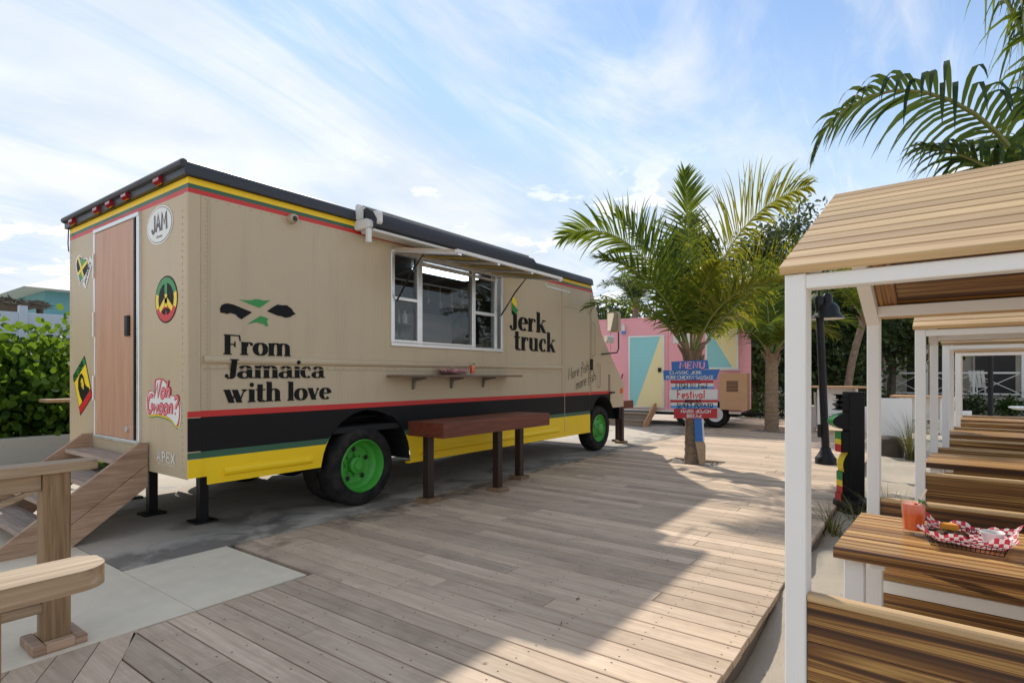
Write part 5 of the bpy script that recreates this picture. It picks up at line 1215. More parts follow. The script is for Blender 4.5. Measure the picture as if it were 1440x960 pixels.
palm("coconut_palm", "leaning coconut palm in the shade behind the lamp post", -2.0, 20.8, -0.12, 3.2, .12, .10, [
    (a, 66, -25, 2.9, dict(leaf_len=.7, droop=.8, n=44, mat=(mt_frond_y if i % 2 else mt_frond))) for i, a in enumerate((-10, 40, 90, 140, 180, 220, 270, 320))] + [(60, 84, 40, 2.8, dict(n=44)), (150, 82, 40, 2.8, dict(n=44))], lean=(.5, .2), seed=5)
palm("coconut_palm", "tall dark palm rising behind the pink trailer's roof", -9.5, 21.5, -0.12, 4.3, .12, .10, [
    (a, 70, -25, 1.9, dict(leaf_len=.6, droop=.7, n=40, mat=mt_frond_d)) for a in (0, 45, 90, 135, 180, 225, 270, 315)] + [(150, 84, 40, 1.9, dict(n=40, mat=mt_frond_d)), (20, 84, 40, 1.9, dict(n=40, mat=mt_frond_d))], seed=6)

# ------------------------------------------------------------------ menu sign on the palm, leaning plank
def menu_sign():
    C = Vector((-2.985, 8.865, 0)); U = Vector((RT[0], RT[1], 0)); Nn = Vector((-FW[0], -FW[1], 0))
    T = thing("menu_sign", "stack of hand-painted blue, white and red menu boards on the palm trunk", "sign", (C.x, C.y, 0.6))
    def put(poly, depth, rot):
        cx = sum(p[0] for p in poly) / len(poly); cz = sum(p[1] for p in poly) / len(poly); ca, sa = math.cos(rot), math.sin(rot)
        def f(u, v, h=0): du, dv = u - cx, v - cz; return C + U * (cx + du * ca - dv * sa) + Nn * (depth + h) + Vector((0, 0, cz + du * sa + dv * ca))
        return f
    rows = [([(-.31, 1.485), (.275, 1.50), (.255, 1.645), (-.315, 1.625)], .045, .015, [(None, 'b')], [("MENU", -.19, .21, 1.515, .10, 'p', .16)]),
            ([(-.43, 1.33), (.395, 1.335), (.455, 1.50), (-.44, 1.485)], .025, .0, [(None, 'b')], [("CLASSIC JERK", -.34, .17, 1.425, .05, 'w', .17), ("PORK-CHICKEN-SAUSAGE", -.40, .36, 1.345, .055, 'w', .17)]),
            ([(-.31, 1.18), (.355, 1.195), (.345, 1.325), (-.33, 1.325)], .04, .0, [(.0, .28, 'l'), (.28, .66, 'w'), (.66, 1, 'r')], [("FISH IN Foil", -.25, .25, 1.195, .085, 'k', .13)]),
            ([(-.34, 1.02), (.415, 1.02), (.42, 1.18), (-.32, 1.185), (-.345, 1.10)], .025, .0, [(None, 'w')], [("Festival", -.22, .22, 1.045, .13, 'e', .15)]),
            ([(-.32, .885), (.41, .885), (.415, 1.015), (-.33, 1.015)], .04, .0, [(0, .33, 'l'), (.33, .7, 'w'), (.7, 1, 'r')], [("ROAST", -.10, .16, .97, .05, 'k', .2), ("SWEET POTATO", -.23, .34, .90, .06, 'k', .2)]),
            ([(-.27, .725), (.41, .725), (.415, .88), (-.27, .875)], .025, .0, [(None, 'r')], [("HARD dOuGH", -.16, .31, .81, .052, 'w', .17), ("BREAd", -.07, .16, .735, .055, 'w', .17)])]
    MT = {'b': mt_blue, 'l': mt_lblue, 'w': mt_signwhite, 'r': mt_signred, 'k': mt_print_black, 'e': mt_print_red, 'p': mt_print_pink}
    for poly, dep, rot, fills, txt in rows:
        f = put(poly, dep, rot); m = MB(); n = len(poly)
        mats = [MT[q[-1]] for q in fills]
        if fills[0][0] is None:
            vs = [f(u, v, .0) for u, v in poly] + [f(u, v, .018) for u, v in poly]
            m.add(vs, [tuple(range(n)), tuple(range(n, 2 * n))] + [(i, (i + 1) % n, n + (i + 1) % n, n + i) for i in range(n)])
        else:
            a, b, c, d = poly
            for k, (t0, t1, _) in enumerate(fills):
                q = [(a[0] + (d[0] - a[0]) * t0, a[1] + (d[1] - a[1]) * t0), (b[0] + (c[0] - b[0]) * t0, b[1] + (c[1] - b[1]) * t0), (b[0] + (c[0] - b[0]) * t1, b[1] + (c[1] - b[1]) * t1), (a[0] + (d[0] - a[0]) * t1, a[1] + (d[1] - a[1]) * t1)]
                vs = [f(u, v, .0) for u, v in q] + [f(u, v, .018) for u, v in q]
                m.add(vs, [(0, 1, 2, 3), (4, 5, 6, 7), (0, 1, 5, 4), (1, 2, 6, 5), (2, 3, 7, 6), (3, 0, 4, 7)], k)
        bo = part(m, "sign_board", mats, T)
        for (s_, u0, u1, z, size, mk, wt) in txt:
            lm = MB(); lettering(lm, s_, HAND, lambda u, v, h: f(u0 + u, z + v, .0205 + h), size, u1 - u0, wt=wt, jit=.03)
            tag(part(lm, "lettering", MT[mk], bo, fix=False), kind='stuff')
    T2 = thing("leaning_plank", "narrow blue and grey plank propped against the palm below the menu", "plank", (C.x, C.y, 0))
    def g(u, v, h): return C + U * u + Nn * (h + .10 - .12 * v) + Vector((0, 0, v))
    for z0, z1, mt, pl in ((0.0, .36, mt_pine_y, [(.11, .0), (.20, .01), (.215, .30), (.195, .36), (.055, .36)]), (.36, 1.0, mt_blue, [(.055, .361), (.175, .361), (.168, .74), (.052, .74)]), (0, 1, mt_signwhite, [(.20, .362), (.176, .362), (.169, .74), (.197, .74)])):
        m = MB(); n = len(pl); m.add([g(u, v, 0) for u, v in pl] + [g(u, v, .02) for u, v in pl], [tuple(range(n)), tuple(range(n, 2 * n))] + [(i, (i + 1) % n, n + (i + 1) % n, n + i) for i in range(n)]); part(m, "plank_section", mt, T2)
menu_sign()

# ------------------------------------------------------------------ pink trailer
def trailer():
    T = thing("pink_trailer", "boxy pink food trailer with teal and cream triangle door", "trailer", (-5.9, 16.4, 0))
    X0, X1, Y0, Y1, Z0, Z1 = -8.1, -3.98, 15.30, 17.3, .42, 3.03
    part(MB().slat(X0, X1, Y0, Y1, Z0, Z1, axis=2, c=.03), "body", mt_pink, T)
    for x in (-7.6, -5.9, -5.0): part(MB().box(x, x + .012, Y0 - .004, Y0 + .01, Z0 + .02, Z1 - .02), "panel_seam", mt_seam, T)
    part(MB().slat(X0, X1, Y0 - .03, Y0 + .0, Z0 - .04, Z0 + .03, axis=0, c=.006), "lower_trim", mt_alu, T)
    part(MB().slat(-5.75, -5.25, Y0 - .03, Y0 - .001, 2.30, 2.55, axis=0, c=.006), "wall_vent", mt_whitemetal, T)
    part(MB().slat(X0 - .02, X1 + .02, Y0 - .02, Y1 + .02, Z1, Z1 + .035, axis=0, c=.01), "roof", mt_pink, T)
    part(MB().box(X0 + .1, X1 - .1, Y0 + .1, Y1 - .1, .30, .42), "chassis", mt_underbody, T)
    def tri(name, x0, x1, z0, z1, top, bot):
        m = MB(); xs_t, xs_b = x0 + (x1 - x0) * top, x0 + (x1 - x0) * bot; y = Y0 - .025
        m.quad((x0, y, z0), (xs_b, y, z0), (xs_t, y, z1), (x0, y, z1), mi=0); m.quad((xs_b, y, z0), (x1, y, z0), (x1, y, z1), (xs_t, y, z1), mi=1)
        o = part(m, name, [mt_teal, mt_cream], T)
        f = MB()
        for a in ((x0 - .05, x1 + .05, z1, z1 + .045), (x0 - .05, x1 + .05, z0 - .045, z0), (x0 - .05, x0, z0 + .001, z1 - .001), (x1, x1 + .05, z0 + .001, z1 - .001)): f.box(a[0], a[1], Y0 - .04, Y0 - .002, a[2], a[3])
        part(f, "frame", mt_alu, o); return o
    d = tri("door", -6.99, -6.04, .52, 2.50, .93, .17)
    part(MB().slat(-6.17, -6.08, Y0 - .07, Y0 - .024, 1.50, 1.62, axis=2, c=.01), "handle", mt_blackmetal, d)
    tri("window_panel", -4.83, -4.09, 1.62, 2.66, .05, .86)
    part(MB().box(-4.9, -4.0, Y0 - .06, Y0 - .002, 1.545, 1.57), "window_sill", mt_alu, T)
    l = part(MB().tube([(-7.17, Y0 - .09, 2.70), (-7.17, Y0 - .09, 2.86)], .055, 12).tube([(-7.17, Y0, 2.90), (-7.17, Y0 - .09, 2.90), (-7.17, Y0 - .09, 2.865)], .015, 6), "wall_lamp", mt_whitemetal, T)
    part(MB().tube([(-7.17, Y0 - .09, 2.61), (-7.17, Y0 - .09, 2.699)], .06, 12), "lamp_glass", mt_lblue, l)
    bx = part(MB().slat(-4.43, -3.76, 14.80, 15.28, .52, 1.46, axis=2, c=.01), "equipment_box", mt_ply, T)
    v = MB()
    for i in range(8): v.box(-4.26, -3.98, 14.79, 14.802, .99 + i * .036, 1.01 + i * .036)
    part(v, "vent", mt_mulch, bx)
    for x in (-5.35, -4.62):
        w = part(MB().lathe([(.20, 0), (.30, -.01), (.35, .03), (.36, .08), (.36, .18), (.3, .22)], (x, 15.24, .36), 28, 1), "wheel", mt_rubber, T, smooth=True)
        part(MB().lathe([(.21, .0), (.19, .03), (.10, .02), (.07, -.02), (0, -.025)], (x, 15.24, .36), 20, 1), "rim", mt_print_white, w, smooth=True)
    part(MB().tube([(-7.35, 15.26, .95), (-7.30, 15.12, 1.0), (-7.15, 15.1, 1.45)], .02, 6), "grab_rail", mt_redlens, T)
    part(MB().tube([(-4.0, 15.6, .36), (-3.3, 15.9, .36), (-3.0, 16.0, .36)], .04, 6), "drawbar", mt_blackmetal, T)
    part(MB().tube([(-3.4, 15.9, 0.0), (-3.4, 15.9, .36)], .03, 6), "jockey_leg", mt_blackmetal, T)
    B = thing("trailer_steps", "low grey timber steps in front of the pink trailer's door", "stairs", (-6.6, 14.9, 0))
    for i, (y, z) in enumerate(((14.45, .18), (14.80, .36))):
        for k in range(2): part(MB().slat(-7.25, -6.15, y + k * .155, y + k * .155 + .15, z - .035, z, axis=0, c=.004), "tread", mt_stairx, B)
        part(MB().slat(-7.2, -6.2, y + .05, y + .09, 0, z - .036, axis=0, c=.004), "riser", mt_stairx, B)
    for x in (-7.29, -6.14): part(MB().prism([(14.38, 0), (14.62, 0), (15.26, .40), (15.26, .62), (15.16, .62), (14.38, .10)], 0, x, x + .04), "side_plank", mt_ply, B)
trailer()
[o for o in bpy.data.objects if o.name == 'pink_trailer'][0].rotation_euler = (0, 0, rad(6))

# ------------------------------------------------------------------ lamp post, totem, white furniture, veranda house
def lamp_post():
    x, y = -1.25, 10.15
    T = thing("lamp_post", "black lamp post with a hanging bell shade at the deck's edge", "street lamp", (x, y, 0))
    part(MB().lathe([(0, 0), (.155, 0), (.155, .09), (.13, .12), (.085, .20), (.07, .26), (0, .26)], (x, y, 0), 20), "base", mt_blackmetal, T, smooth=True)
    tx, ty = x - .085, y - .06
    part(MB().tube([(x, y, .2), (tx, ty, 2.55)], .058, 14), "pole", mt_blackmetal, T, smooth=True)
    part(MB().lathe([(0, 2.52), (.072, 2.52), (.072, 2.62), (.05, 2.66), (0, 2.66)], (tx, ty, 0), 16), "collar", mt_blackmetal, T, smooth=True)
    c = Vector((tx + RT[0] * .13, ty + RT[1] * .13, 0)); pts = [(tx, ty, 2.6), (tx, ty, 3.10)]
    for i in range(9): a = math.pi * (1 - i / 8); pts.append((tx + (c.x - tx) * (1 + math.cos(a)) / 2, ty + (c.y - ty) * (1 + math.cos(a)) / 2, 3.10 + .10 * math.sin(a)))
    pts.append((c.x, c.y, 2.68)); part(MB().tube(pts, .016, 8), "gooseneck", mt_blackmetal, T, smooth=True)
    sh = part(MB().lathe([(0, 2.70), (.05, 2.70), (.075, 2.66), (.078, 2.57), (.12, 2.54), (.165, 2.48), (.18, 2.39), (.25, 2.31), (.252, 2.30), (.17, 2.375), (.155, 2.47), (.10, 2.53), (0, 2.54)], (c.x, c.y, 0), 28), "bell_shade", mt_blackmetal, T, smooth=True)
    part(MB().lathe([(.247, 2.303), (.172, 2.372), (.15, 2.46), (.0, 2.47)], (c.x, c.y, 0), 28), "shade_lining", mt_cup, sh, smooth=True)
    part(MB().slat(x - .11, x - .05, y - .06, y + .02, .42, .62, axis=2, c=.01), "socket_box", mt_blackmetal, T)
lamp_post()
def totem():
    x, y = -.585, 7.02; z0 = -.11
    T = thing("totem_sign", "black upright board edged with green, yellow and red cut-outs, on the sand", "sign", (x, y, z0))
    part(MB().slat(x - .075, x + .085, y - .03, y + .12, z0 + .05, 1.225, axis=2, c=.006), "board", mt_black, T)
    part(MB().lathe([(0, 0), (.17, 0), (.19, .06), (.18, .16), (.13, .2), (0, .2)], (x, y + .06, z0), 20), "base", mt_black, T, smooth=True)
    def cut(z_lo, z_hi, d, mats, shape=0, lift=0):
        n = 9; prof = []
        for i in range(n):
            t = i / (n - 1); k = math.sin(math.pi * t) ** .5 if shape == 1 else (1 if shape == 0 else (1 - t) * .6 + .4 * math.sin(math.pi * t))
            if shape == 3: k = .75 + .25 * math.cos(t * math.pi * 6)
            prof.append((x - .076 - d * max(k, .12), z_lo + (z_hi - z_lo) * t))
        m = MB(); nm = len(mats)
        for (a, b) in zip(prof, prof[1:]):
            mi = min(nm - 1, int((1 - ((a[1] + b[1]) / 2 - z_lo) / (z_hi - z_lo)) * nm))
            m.quad((a[0], y - .02, a[1]), (a[0], y + .10, a[1]), (b[0], y + .10, b[1]), (b[0], y - .02, b[1]), mi=mi)
        q = [(p[0] + .012, p[1]) for p in prof] + [(x - .074, prof[-1][1]), (x - .074, prof[0][1])]
        m2 = MB().prism([(a, b) for a, b in q], 1, y - .02, y + .10)
        o = part(m2, "cutout", mt_black, T); part(m, "cutout_edge", mats, o)
    G, Y_, R_ = mt_print_green, mt_print_yellow, mt_print_red
    cut(1.03, 1.20, .13, [mt_black], 3); cut(.82, 1.00, .17, [G], 1); cut(.58, .80, .085, [G, Y_, R_], 0); cut(.37, .59, .085, [Y_], 2); cut(.12, .37, .07, [G, Y_, R_], 0); cut(-.06, .14, .085, [R_], 0)
totem()
[o for o in bpy.data.objects if o.name == 'totem_sign'][0].rotation_euler = (0, 0, rad(34))
def white_table(x, y, rz, label, top):
    T = thing("white_bar_table", label, "table", (x, y, -.1 if x > -.7 else 0), rz, "white tables with wooden tops")
    h = top
    MB().slat(-.62, .62, -.40, .40, h - .04, h, axis=0, c=.005).build("table_top", mt_ply, T)
    for sx in (-.42, .38): MB().slat(sx, sx + .05, -.32, .32, 0, h - .041, axis=2, c=.004).build("side_panel", mt_white, T)
    MB().slat(-.365, .375, -.30, .30, .42, .45, axis=0, c=.003).build("shelf", mt_white, T); MB().slat(-.365, .375, -.02, .02, .451, h - .042, axis=0, c=.003).build("back_panel", mt_white, T)
white_table(-1.72, 15.9, rad(8), "white bar table with a wooden top near the leaning shaded palm", 1.14)
white_table(-.02, 17.4, rad(-5), "white bar table with a wooden top near the slender tan palm", 1.0)
def white_chair(x, y, rz, label, z=-.1):
    T = thing("white_chair", label, "chair", (x, y, z), rz, "white slab-backed chairs")
    MB().slat(-.26, .26, -.26, .26, .40, .44, axis=0, c=.006).build("seat", mt_white, T)
    MB().prism([(-.30, .10), (-.26, .10), (-.22, .98), (-.26, .98)], 0, -.30, .30).build("back_panel", mt_white, T)
    for s_ in (-.28, .24): MB().slat(s_, s_ + .04, -.25, .25, 0, .62, axis=2, c=.005).build("side_panel", mt_white, T)
white_chair(-.55, 15.9, rad(12), "white slab-backed chair beside the bar table near the slender tan palm")
white_chair(.62, 18.2, rad(-50), "white slab-backed chair behind the row of dining booths")
white_chair(-1.15, 16.4, rad(-80), "white slab-backed chair beside the bar table near the leaning palm", 0)
white_chair(-2.35, 16.4, rad(70), "white slab-backed chair between the short palm and the white bar table", 0)
T_ = thing("round_white_table", "round white table past the end of the dining booths", "table", (2.1, 17.4, -.1))
MB().lathe([(0, .72), (.42, .72), (.5, .76), (.5, .78), (0, .78)], n=28).build("table_top", mt_white, T_, smooth=True); MB().lathe([(0, 0), (.26, 0), (.22, .04), (.05, .08), (.045, .719), (0, .719)], n=18).build("pedestal", mt_white, T_, smooth=True)
T_ = thing("black_pole", "plain black pole standing before the veranda railing", "pole", (1.37, 18.5, -.12))
MB().tube([(0, 0, 0), (0, 0, 3.6)], .055, 12).build("shaft", mt_blackmetal, T_, smooth=True); MB().lathe([(0, 0), (.13, 0), (.12, .06), (.06, .14), (0, .14)], n=16).build("base", mt_blackmetal, T_, smooth=True)
T_ = thing("globe_lamp", "pale teal glass globe on a slim post behind the pink trailer", "lamp", (-3.75, 18.6, -.1))
MB().tube([(0, 0, 0), (0, 0, 2.62)], .035, 10).build("post", mt_steel, T_, smooth=True); MB().ball((0, 0, 2.88), .28, n=24).build("globe", mt_globe, T_, smooth=True); MB().tube([(0, 0, 2.6), (0, 0, 2.66)], .07, 12).build("collar", mt_steel, T_)
def house():
    T = thing("veranda_house", "white veranda house with a deep dark porch behind the trees", "building", (3, 30, 0))
    X0, X1, YF, YB = -9.0, 15.0, 28.4, 31.2
    part(MB().box(X0, X1, YF - .1, YB + 4, 0 - .14, .56), "porch_floor", mt_wallc, T)
    part(MB().box(X0, X1, YB, YB + 4, .56, 4.2), "wall", mt_housewall, T)
    for x in np.arange(X0 + 1.2, X1 - 1, 2.4):
        w = part(MB().box(x, x + 1.3, YB - .05, YB + .02, .6, 2.9), "doorway", mt_darkwin, T)
        part(MB().box(x - .08, x, YB - .07, YB - .002, .58, 2.98).box(x + 1.3, x + 1.38, YB - .07, YB - .002, .58, 2.98).box(x - .08, x + 1.38, YB - .071, YB - .002, 2.9, 2.981), "frame", mt_housewall, w)
    part(MB().prism([(YF - .7, 3.55), (YF - .7, 3.75), (YB + 1.5, 6.2), (YB + 4.5, 4.2), (YB + 4.5, 3.95), (YF - .6, 3.55)], 0, X0 - .5, X1 + .5), "roof", mt_whiteroof, T)
    part(MB().box(X0 - .1, X1 + .1, YF - .12, YF + .1, 3.25, 3.55), "porch_beam", mt_housewall, T)
    ps = [X0 + .1 + 3.0 * i for i in range(9)]
    for x in ps: part(MB().slat(x - .13, x + .13, YF - .13, YF + .13, .56, 3.25, axis=2, c=.02), "column", mt_white, T)
    for a, b in zip(ps, ps[1:]):
        n = 2; 
        for k in range(n):
            x0, x1 = a + .13 + (b - a - .26) * k / n, a + .13 + (b - a - .26) * (k + 1) / n
            r = part(MB().slat(x0 + .002, x1 - .002, YF - .035, YF + .035, 1.47, 1.54, axis=0, c=.006).slat(x0 + .002, x1 - .002, YF - .03, YF + .03, .66, .72, axis=0, c=.006), "railing", mt_white, T)
            if k: part(MB().box(x0 - .035, x0 + .035, YF - .034, YF + .034, .56, 1.468), "railing_post", mt_white, T)
            for s_ in (0, 1):
                p, q = ((x0, .72), (x1, 1.47)) if s_ == 0 else ((x0, 1.47), (x1, .72))
                part(MB().prism([(p[0], p[1]), (p[0] + .05, p[1]), (q[0], q[1]), (q[0] - .05, q[1])], 1, YF - .028 + .03 * s_, YF - .002 + .03 * s_), "railing_brace", mt_white, r)
house()
for i, (x, y, r, lb) in enumerate(((1.9, 29.6, 20, "white slatted porch chair behind the X-braced railing, turned inward"), (4.0, 29.7, -30, "white slatted porch chair near the far end of the X-braced railing"))):
    T = thing("porch_chair", lb, "chair", (x, y, .56), rad(r), "white porch chairs on the veranda")
    MB().slat(-.28, .28, -.28, .28, .36, .40, axis=0, c=.005).build("seat", mt_white, T)
    for k in range(4): MB().prism([(.24 + .0, .40), (.27, .40), (.42, 1.05), (.39, 1.05)], 0, -.27 + k * .142, -.27 + k * .142 + .115).build("back_slat", mt_white, T)
    for sx in (-.28, .23):
        for sy in (-.28, .23): MB().slat(sx, sx + .05, sy, sy + .05, 0, .56 if sy < 0 else .36, axis=2, c=.004).build("leg", mt_white, T)
        MB().slat(sx - .03, sx + .08, -.32, .34, .561, .585, axis=1, c=.004).build("armrest", mt_white, T)

# ------------------------------------------------------------------ leafy growth
def leaf_cloud(centres, size, rg, hexa=False, flat=0.0, jitter=.35, aspect=.5):
    n = len(centres); d = rg.normal(size=(n, 3)); d[:, 2] = d[:, 2] * (1 - flat) + .15
    d /= np.linalg.norm(d, axis=1)[:, None]; a = rg.normal(size=(n, 3)); a[:, 2] *= .5
    s = np.cross(d, a); s /= np.linalg.norm(s, axis=1)[:, None]; nn = np.cross(s, d)
    L = size * rg.uniform(1 - jitter, 1 + jitter, n)[:, None]; W = L * aspect
    if hexa:
        P_ = [centres - d * L * .5, centres - d * L * .25 + s * W * .42, centres + d * L * .2 + s * W * .5, centres + d * L * .5 + nn * L * .08, centres + d * L * .2 - s * W * .5, centres - d * L * .25 - s * W * .42]
    else: P_ = [centres - d * L * .5, centres + s * W * .5 + nn * L * .08, centres + d * L * .5, centres - s * W * .5 + nn * L * .08]
    k = len(P_); V = np.stack(P_, 1).reshape(-1, 3); F = np.arange(n * k).reshape(n, k); return V, F
def clumps(rg, n_cl, per, c, rx, ry, rz, spread, shell=.55):
    u = rg.normal(size=(n_cl, 3)); u /= np.linalg.norm(u, axis=1)[:, None]; r = rg.uniform(shell, 1.0, n_cl)[:, None]
    cc = u * r * np.array([rx, ry, rz]) * rg.uniform(.8, 1.15, (n_cl, 1)) + np.array(c)
    return cc, (cc[:, None, :] + rg.normal(size=(n_cl, per, 3)) * spread * rg.uniform(.6, 1.3, (n_cl, 1, 1))).reshape(-1, 3)
def tree(label, x, y, h, rx, rz, mat, n_cl=60, per=95, size=.22, seed=0, group="trees behind the trailer and the veranda", trunk=.16):
    rg = np.random.default_rng(100 + seed); T = thing("broadleaf_tree", label, "tree", (x, y, -.12), group=group)
    zc = h - rz; cc, pts = clumps(rg, n_cl, per, (0, 0, zc), rx, rx * .9, rz, .34 * rx / 2.2)
    pts = pts[pts[:, 2] > .3]
    V, F = leaf_cloud(pts, size, rg); np_mesh("crown", V, F, mat, T)
    m = MB(); top = max(zc + rz * .3, 1.0)
    m.tube([(0, 0, 0), (.06, .03, top * .4), (-.05, .08, top * .75), (.03, 0, top)], [trunk, trunk * .8, trunk * .55, trunk * .2], 8)
    for i in range(7):
        q = cc[rg.integers(len(cc))]; s = rg.uniform(.35, .8); b = np.array([0, 0, top * s]); mid = (b + q) / 2 + np.array([0, 0, .15])
        m.tube([tuple(b), tuple(mid), tuple(q)], [trunk * .45, trunk * .28, trunk * .08], 6)
    m.build("trunk", mt_bark, T, smooth=True, center=False)
D_, G_ = mt_leaf_dark, mt_leaf_grey
tree("tall dark broadleaf tree directly behind the menu palm's crown", -8.6, 25.5, 8.4, 1.5, 2.2, D_, 45, 95, .24, 1)
tree("grey-green tree with an airy crown, above the first booth's roof edge", -4.6, 28.0, 9.0, 2.1, 2.0, G_, 46, 95, .22, 2)
tree("bushy dark tree just behind the pink trailer's right end", -5.2, 22.5, 5.6, 2.3, 2.3, D_, 70, 110, .24, 3)
tree("low dark tree behind the globe lamp", -3.1, 22.8, 5.0, 2.1, 2.2, D_, 70, 110, .22, 4)
tree("dark tree overhanging the veranda's left columns", -1.0, 25.6, 6.2, 2.6, 2.0, D_, 70, 110, .24, 5)
tree("broad dark tree filling the gap between trailer and truck nose", -12.0, 25.5, 5.4, 2.6, 2.0, D_, 60, 100, .26, 7)
tree("grey-green tree at the right of the tall dark tree", -6.6, 27.2, 7.8, 1.4, 1.8, G_, 36, 90, .22, 8)
def hedge(name, label, x0, x1, y0, y1, z0, z1, n, size, mat, seed, kind=None, hexa=False, aspect=.5, cat="hedge"):
    rg = np.random.default_rng(seed); nc = max(8, n // 60)
    c = np.stack([rg.uniform(x0, x1, nc), rg.uniform(y0, y1, nc), z0 + (z1 - z0) * rg.uniform(0, 1, nc) ** .7], 1)
    p = (c[:, None, :] + rg.normal(size=(nc, 60, 3)) * np.array([.2, .22, .16])).reshape(-1, 3); p[:, 2] = np.clip(p[:, 2], z0, None)
    V, F = leaf_cloud(p, size, rg, hexa=hexa, aspect=aspect); o = np_mesh(name, V - np.array([(x0 + x1) / 2, (y0 + y1) / 2, z0]), F, mat); o.location = ((x0 + x1) / 2, (y0 + y1) / 2, z0)
    tag(o, label, cat, kind=kind); return o
def hedge_plant(label, x, y, z0, h, r, n, size, mat, seed, name="hedge_shrub", group=None, hexa=False, aspect=.5, cat="shrub"):
    rg = np.random.default_rng(seed); T = thing(name, label, cat, (x, y, z0), group=group)
    cc, p = clumps(rg, max(6, n // 60), 60, (0, 0, h * .52), r, r, h * .46, .17 * r / .7 + .04, shell=.5); p = p[p[:, 2] > .02]
    V, F = leaf_cloud(p, size, rg, hexa=hexa, aspect=aspect); np_mesh("foliage", V, F, mat, T)
    m = MB()
    for i in range(6):
        q = cc[rg.integers(len(cc))]; m.tube([(rg.uniform(-.08, .08), rg.uniform(-.08, .08), 0), tuple(q * np.array([.5, .5, .6])), tuple(q)], [.03, .02, .008], 5)
    m.build("stems", mt_bark, T, center=False)
for i, y in enumerate(np.arange(-.3, 9.5, 1.15)):
    hedge_plant("big round-leaved sea grape shrub in the hedge behind the low rendered wall", -12.2 + .25 * (i % 2), y, .0, 2.02 + .10 * ((i * 7) % 3), 0.95, 5200, .108, mt_leaf_hedge, 300 + i, "sea_grape_shrub", "sea grape hedge behind the low wall", hexa=True, aspect=.95)
for i, (x, y) in enumerate(((-10.0, 3.35), (-10.2, 4.3), (-10.0, 5.3), (-10.2, 6.5), (-10.1, 7.8), (-10.2, 9.2))):
    hedge_plant("low flowering shrub in the planting bed along the foot of the low wall", x, y, 0.02, .52, .42, 700, .08, mt_leaf_low if i % 3 else mt_leaf_hedge, 340 + i, "flower_shrub", "low shrubs in the bed behind the truck")
rg_ = np.random.default_rng(5); pts_ = np.stack([rg_.uniform(-10.5, -9.7, 420), rg_.uniform(3.1, 9.6, 420), rg_.uniform(.25, .56, 420)], 1); V_, F_ = leaf_cloud(pts_, .06, rg_)
o_ = np_mesh("flowers", V_, F_, mt_flower); tag(o_, "pink and orange flowers scattered over the bed behind the truck", "flowers", kind='stuff')
tag(MB().box(-10.95, -9.4, 1.3, 12.0, .001, .02).build("planting_bed", mt_mulch), kind='structure')
# low hedge and undergrowth before the veranda
for i, x in enumerate(np.arange(-5.6, -2.0, .75)): hedge_plant("clipped low green shrub in the row beyond the globe lamp", x, 20.2 + .1 * (i % 2), -.1, .95, .55, 900, .085, mt_leaf_low, 360 + i, "low_shrub", "low shrubs beyond the globe lamp")
for i, x in enumerate(np.arange(-1.6, 9.0, 1.05)): hedge_plant("rounded shade shrub against the foot of the veranda", x, 27.3 + .3 * (i % 2), -.1, .50 + .15 * (i % 3 == 0), .5, 800, .12, mt_leaf_dark if i % 2 else mt_leaf_low, 380 + i, "shade_shrub", "shrubs along the foot of the veranda")
def tuft(label, x, y, z, h, n, seed, spread=.25):
    rg = np.random.default_rng(seed); V = []; F = []; b = 0
    for k in range(n):
        a = rg.uniform(0, 6.283); r = rg.uniform(0, .10); hh = h * rg.uniform(.55, 1.1); bend = rg.uniform(.1, 1) * spread * 2.2; wd = .006
        for j in range(5):
            t = j / 4; px = r * math.cos(a) + bend * t * t * math.cos(a); py = r * math.sin(a) + bend * t * t * math.sin(a); pz = hh * (t - .25 * t * t * bend / max(h, .1))
            ww = wd * (1 - t * .9); V += [(px - math.sin(a) * ww, py + math.cos(a) * ww, pz), (px + math.sin(a) * ww, py - math.cos(a) * ww, pz)]
        F += [(b + 2 * j, b + 2 * j + 1, b + 2 * j + 3, b + 2 * j + 2) for j in range(4)]; b += 10
    T = thing("beach_grass", label, "grass tuft", (x, y, z), group="tufts of beach grass"); np_mesh("blades", np.array(V), np.array(F), mt_grass, T)
tuft("tall dry beach grass tuft on the sand beside the dark stump", -.16, 11.9, -.13, .95, 150, 1, .3)
tuft("green beach grass tuft at the left post of the second booth", -.26, 6.25, -.13, .55, 70, 2, .42)
tuft("small beach grass tuft at the edge of the deck by the totem", -.70, 6.1, -.12, .36, 60, 3, .2)
tuft("straggling beach grass beside the totem's foot", -.52, 6.55, -.12, .42, 40, 4, .3)
tuft("thin beach grass between the stump and the white chair", -.75, 13.4, -.13, .5, 60, 5, .25)
m_ = MB(); m_.lathe([(0, 0), (.20, .0), (.235, .12), (.22, .30), (.19, .40), (.12, .45), (0, .46)], n=14); m_.v = [(a * random.uniform(.93, 1.07), b * random.uniform(.93, 1.07), c) for a, b, c in m_.v]
o_ = m_.build("wood_stump", mt_stone, smooth=True); o_.location = (-.50, 12.1, -.13); tag(o_, "dark rough stump on the sand beside the tall grass", "stump")

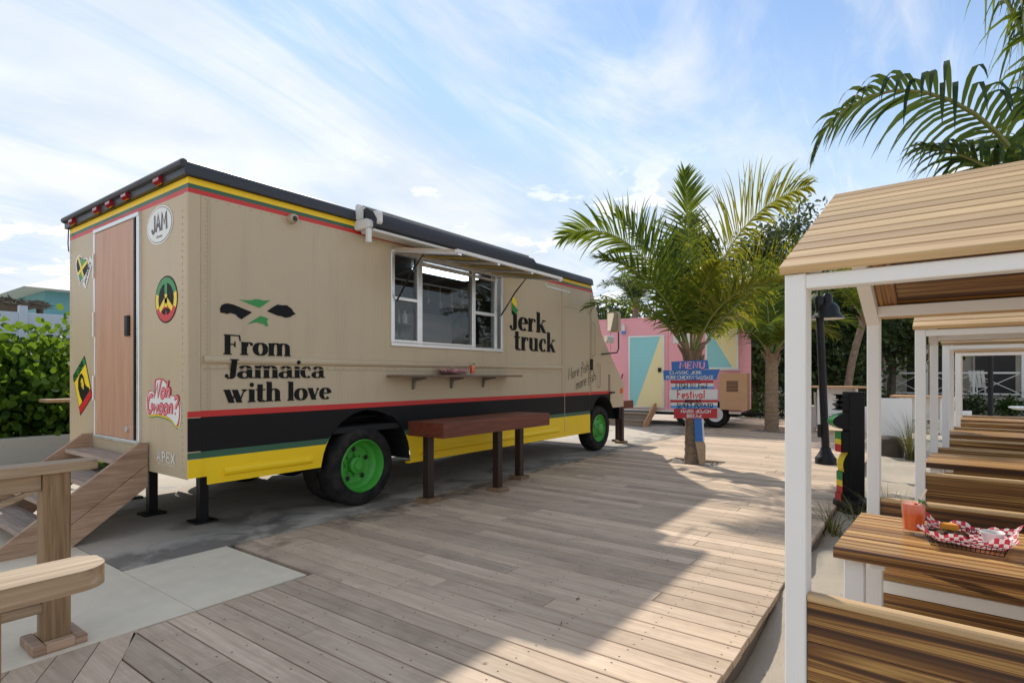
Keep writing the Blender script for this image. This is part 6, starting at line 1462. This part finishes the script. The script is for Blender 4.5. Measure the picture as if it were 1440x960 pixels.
# ------------------------------------------------------------------ left background
tag(MB().slat(-11.2, -11.0, -6, 12.5, -.1, .46, axis=1, c=.01).build("garden_wall", mt_wallc), "low rendered garden wall in front of the sea grape hedge", "wall")
T_ = thing("wall_shelf", "small pale wooden shelf on a white post behind the truck", "shelf", (-9.55, 2.75, 0))
part(MB().slat(-9.75, -9.35, 2.35, 3.1, 1.04, 1.08, axis=1, c=.004), "shelf_board", mt_footblock, T_); part(MB().slat(-9.6, -9.5, 2.75, 2.85, 0.0, 1.04, axis=2, c=.006), "post", mt_white, T_)
T_ = thing("vinyl_fence", "white panel fence standing above the sea grape hedge", "fence", (-15.2, 4, -.1))
for i in range(7):
    y = -3.2 + i * 2.2
    part(MB().slat(-15.27, -15.13, y - .07, y + .07, -.1, 2.86, axis=2, c=.01), "fence_post", mt_fence, T_)
    for k, (a, b) in enumerate(((0, 1.9), (1.905, 2.32), (2.325, 2.72))): part(MB().slat(-15.23, -15.17, y + .072, y + 2.128, a, b, axis=1, c=.006), "fence_panel", mt_fence, T_)
T_ = thing("teal_house", "teal house with a pale hipped roof beyond the white fence", "building", (-24, 8, -.1))
part(MB().box(-28, -21, 5.2, 16, -.1, 3.95), "wall", mt_tealhouse, T_)
m_ = MB(); m_.add([(-28.6, 4.6, 3.92), (-20.4, 4.6, 3.92), (-20.4, 16.6, 3.92), (-28.6, 16.6, 3.92), (-24.5, 8.2, 5.6), (-24.5, 13, 5.6)], [(0, 1, 4), (1, 2, 5, 4), (2, 3, 5), (3, 0, 4, 5), (0, 3, 2, 1)]); part(m_, "roof", mt_whiteroof, T_)
part(MB().box(-20.99, -20.95, 6.2, 7.4, 1.2, 2.4), "window", mt_darkwin, T_)
T_ = thing("thatched_shelter", "low shelter with a ragged brown thatched roof beyond the fence", "shelter", (-18, 2.6, -.1))
m_ = MB(); rg_ = np.random.default_rng(8)
m_.add([(-19.6, -1.5, 2.98), (-16.2, -1.5, 2.98), (-16.2, 4.0, 2.98), (-19.6, 4.0, 2.98), (-17.9, -.9, 3.36), (-17.9, 3.2, 3.28)], [(0, 1, 4), (1, 2, 5, 4), (2, 3, 5), (3, 0, 4, 5), (0, 3, 2, 1)])
part(m_, "thatch_roof", mt_thatch, T_)
c_ = np.stack([rg_.uniform(-16.9, -16.0, 1500), rg_.uniform(-1.6, 4.1, 1500), rg_.uniform(2.93, 3.02, 1500)], 1); c_[:, 2] += (-16.1 - c_[:, 0]) * .2
V_, F_ = leaf_cloud(c_, .30, rg_, aspect=.1, flat=.6); o_ = np_mesh("thatch_fringe", V_ - np.array(T_.location), F_, mt_thatch, T_)
for y in (-1.1, 1.5, 4.0): part(MB().tube([(-16.5, y, -.1), (-16.5, y, 2.97)], .07, 10), "pole", mt_bark, T_)

rg_ = np.random.default_rng(77); n_ = 46
p_ = np.stack([rg_.uniform(-4.4, -.9, n_), rg_.uniform(1.6, 12, n_), np.full(n_, .006)], 1); V_, F_ = leaf_cloud(p_, .045, rg_, flat=1.0, aspect=.4); V_[:, 2] = .003 + np.abs(V_[:, 2] - .006) * .35
tag(np_mesh("leaf_litter", V_, F_, mt_fibre), "scattered dry brown leaf scraps lying on the deck boards", "leaf litter", kind='stuff')
